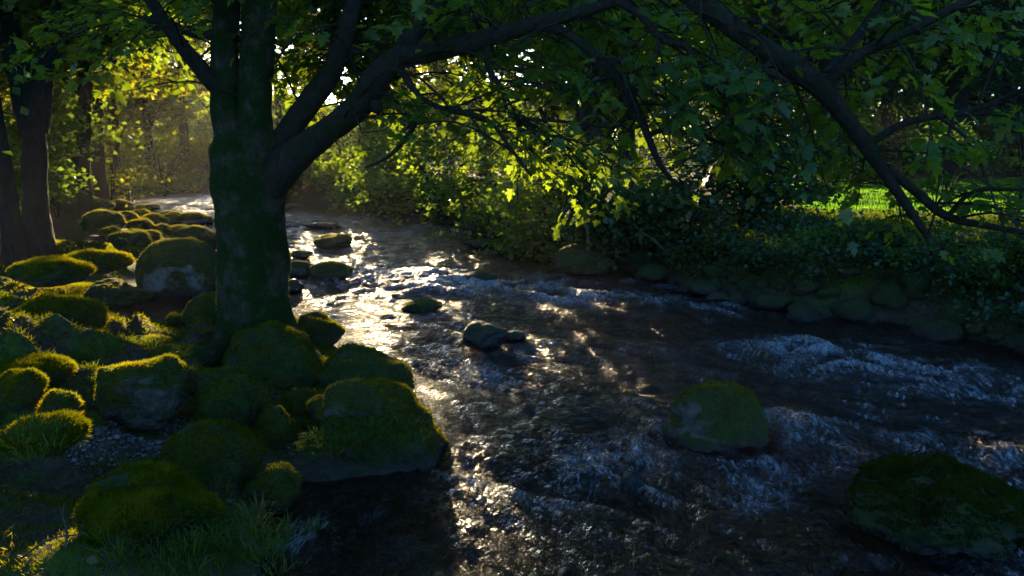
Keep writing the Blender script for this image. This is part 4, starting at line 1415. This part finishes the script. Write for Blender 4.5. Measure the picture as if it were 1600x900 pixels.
tufts(0, 12, C, 0.15, 0.04, 'grass', 'slope_grass', 'rough grass covering the slope of the stony bank')

# pebbles in the pocket between the boulders
n = 4200
a, q = rng.uniform(0, 2 * math.pi, n), np.sqrt(rng.random(n))
x, y = gc[0] + np.cos(a) * q * 0.50, gc[1] + np.sin(a) * q * 0.44
V0, F0 = ICO[2][0][:12] if False else ico(1)
sz = rng.lognormal(-4.9, 0.45, n)
V = V0[None] * (sz[:, None, None] * rng.uniform(0.6, 1.3, (n, 1, 3)) * np.array([1, 1, 0.6])) + np.stack([x, y, height(x, y) + sz * 0.3], -1)[:, None, :]
F = F0[None] + (np.arange(n) * len(V0))[:, None, None]
tag(obj('gravel', make_mesh('gravel', V.reshape(-1, 3), F.reshape(-1, 3), M['pebble'], True, {'tint': np.repeat(rng.random(n), len(V0))})),
    'patch of grey brown gravel between the mossy boulders', 'gravel', kind='stuff')

# ------------------------------------------------------------------ stone facing of the stony bank: every stone a part
wall = thing('stone_bank', 'rough facing of mossy round stones along the stony bank', 'stone wall', (4.5, 9.0, 0))
wl_loc = np.array(wall.location)
shapes = [make_mesh('stone', *rock_shape(300 + k, 3, 0.34, 9), M['rock_bank']) for k in range(8)]
pts = catmull([np.array([p[0], p[1], 0]) for p in RIGHT[2:13]], 40)
seg = np.linalg.norm(np.diff(pts, axis=0), axis=1)
cum = np.concatenate([[0], np.cumsum(seg)])
cnt = 0
for row in range(4):
    s = rng.uniform(0, 0.3)
    while s < cum[-1] and cnt < 300:
        i = min(np.searchsorted(cum, s), len(pts) - 2)
        p, tv = pts[i], pts[min(i + 1, len(pts) - 1)] - pts[max(i - 1, 0)]
        tv /= np.linalg.norm(tv) + 1e-9
        nv = np.array([tv[1], -tv[0], 0])
        if shore(np.array([p[0] + nv[0] * .3]), np.array([p[1] + nv[1] * .3]))[0][0] < 0:
            nv = -nv
        off = 0.0 + row * 0.24 + rng.normal(0, 0.06)
        q = p + nv * off
        sz = rng.choice([rng.uniform(0.05, 0.09), rng.uniform(0.07, 0.14), rng.uniform(0.10, 0.20)]) * (1.15 if row == 0 else 1.0) * (1 + 0.02 * max(0, q[1] - 10))
        if q[1] < 22:
            o = obj('stone', shapes[rng.integers(8)], wall)
            o.location = (q[0] - wl_loc[0], q[1] - wl_loc[1], hz(q[0], q[1]) + sz * 0.15)
            o.scale = (sz * rng.uniform(0.9, 1.4), sz * rng.uniform(0.8, 1.1), sz * rng.uniform(0.6, 0.85))
            o.rotation_euler = (rng.uniform(-.3, .3), rng.uniform(-.3, .3), rng.uniform(0, 6))
            cnt += 1
        s += sz * rng.uniform(1.5, 3.0) * (1.0 if row < 3 else 1.7)
print('bank stones', cnt)

# ------------------------------------------------------------------ dead wood on the stony bank
fb = thing('fallen_branch', 'bare pale fallen branch hanging down the stony bank to the water', 'branch', at_z(1082, 418, 0.0))
fl = np.array(fb.location)
for pts, r0 in (([(1018, 372), (1040, 392), (1062, 400), (1085, 416)], 0.020), ([(1040, 392), (1072, 385), (1100, 392), (1118, 404)], 0.012), ([(1018, 372), (1002, 362), (990, 348)], 0.012), ([(1062, 400), (1078, 396), (1096, 402)], 0.008)):
    pp = catmull([at_y(a, b, 11.1 + 0.15 * i) for i, (a, b) in enumerate(pts)], 5)
    V, F = tube(pp, np.linspace(r0, 0.005, len(pp)), 6)
    obj('branch', make_mesh('branch', V - fl, F, M['dead_wood']), fb)
pp = catmull([at_y(918, 392, 11.6), at_y(919, 370, 11.65), at_y(916, 345, 11.7), at_y(922, 325, 11.8)], 5)
V, F = tube(pp, np.linspace(0.026, 0.014, len(pp)), 8, 0.25, 12)
tag(obj('dead_stem', make_mesh('dead_stem', V - pp[0], F, M['dead_wood']), None, pp[0]), 'short pale dead stem rising behind the large dark bank boulder', 'stem')

# dead twigs and stalks on the near bank
for lab, pts in (('curved pale dry stalk standing on the near mossy mound', [(98, 812, .55, 0), (101, 800, .55, .06), (96, 788, .55, .12), (100, 776, .55, .17)]),
                 ('dry twig lying across the sunlit moss of the near bank', [(20, 770, .6, .02), (70, 778, .6, .05), (125, 790, .58, .03)]),
                 ('thin dead twig beside the flat half buried stone', [(70, 672, .5, .03), (95, 668, .48, .06), (118, 676, .45, .03)]),
                 ('bent grey twig resting against the great mossy mound', [(150, 800, .5, .05), (190, 790, .5, .12), (225, 806, .48, .05)])):
    q = catmull([at_z(a, b, z) * np.array([1, 1, 0]) + np.array([0, 0, max(hz(*at_z(a, b, z)[:2]), 0) + up]) for a, b, z, up in pts], 5)
    V, F = tube(q, np.linspace(0.006, 0.0025, len(q)), 5)
    tag(obj('twig', make_mesh('twig', V - q[0], F, M['dead_wood']), None, q[0]), lab, 'twig')

# fallen leaves and straws on the near bank
P = scatter(900, -4.5, 0, 2.4, 9, lambda x, y, d, l: l & (d > 0.15) & (x > -0.66 * y - 0.3))[:420]
P[:, 2] += 0.022
o = obj('leaf_litter', leaf_mesh('leaf_litter', P, rng.uniform(0.03, 0.06, len(P)), 'litter', False, spread=0.4))
tag(o, 'scattered brown fallen leaves on the mossy bank', 'fallen leaves', kind='stuff')
print('done', sum(len(o.data.loops) - 2 * len(o.data.polygons) for o in bpy.data.objects if o.type == 'MESH'))

# the air of the wood, faintly hazy
def haze_box():
    m, nt, o = new_mat('haze')
    v = N(nt, 'ShaderNodeVolumePrincipled', Density=0.00045)
    v.inputs['Color'].default_value = (0.95, 0.96, 1.0, 1)
    v.inputs['Anisotropy'].default_value = 0.5
    nt.links.new(v.outputs[0], o.inputs['Volume'])
    x0, x1, y0, y1, z0, z1 = -100, 100, -70, 110, -3, 30
    V = np.array([(x, y, z) for z in (z0, z1) for y in (y0, y1) for x in (x0, x1)], float)
    F = np.array([(0, 2, 3, 1), (4, 5, 7, 6), (0, 1, 5, 4), (2, 6, 7, 3), (0, 4, 6, 2), (1, 3, 7, 5)])
    tag(obj('haze', make_mesh('haze', V, F, m, False)), 'faint golden haze hanging in the wood along the river', 'haze', kind='stuff')


haze_box()
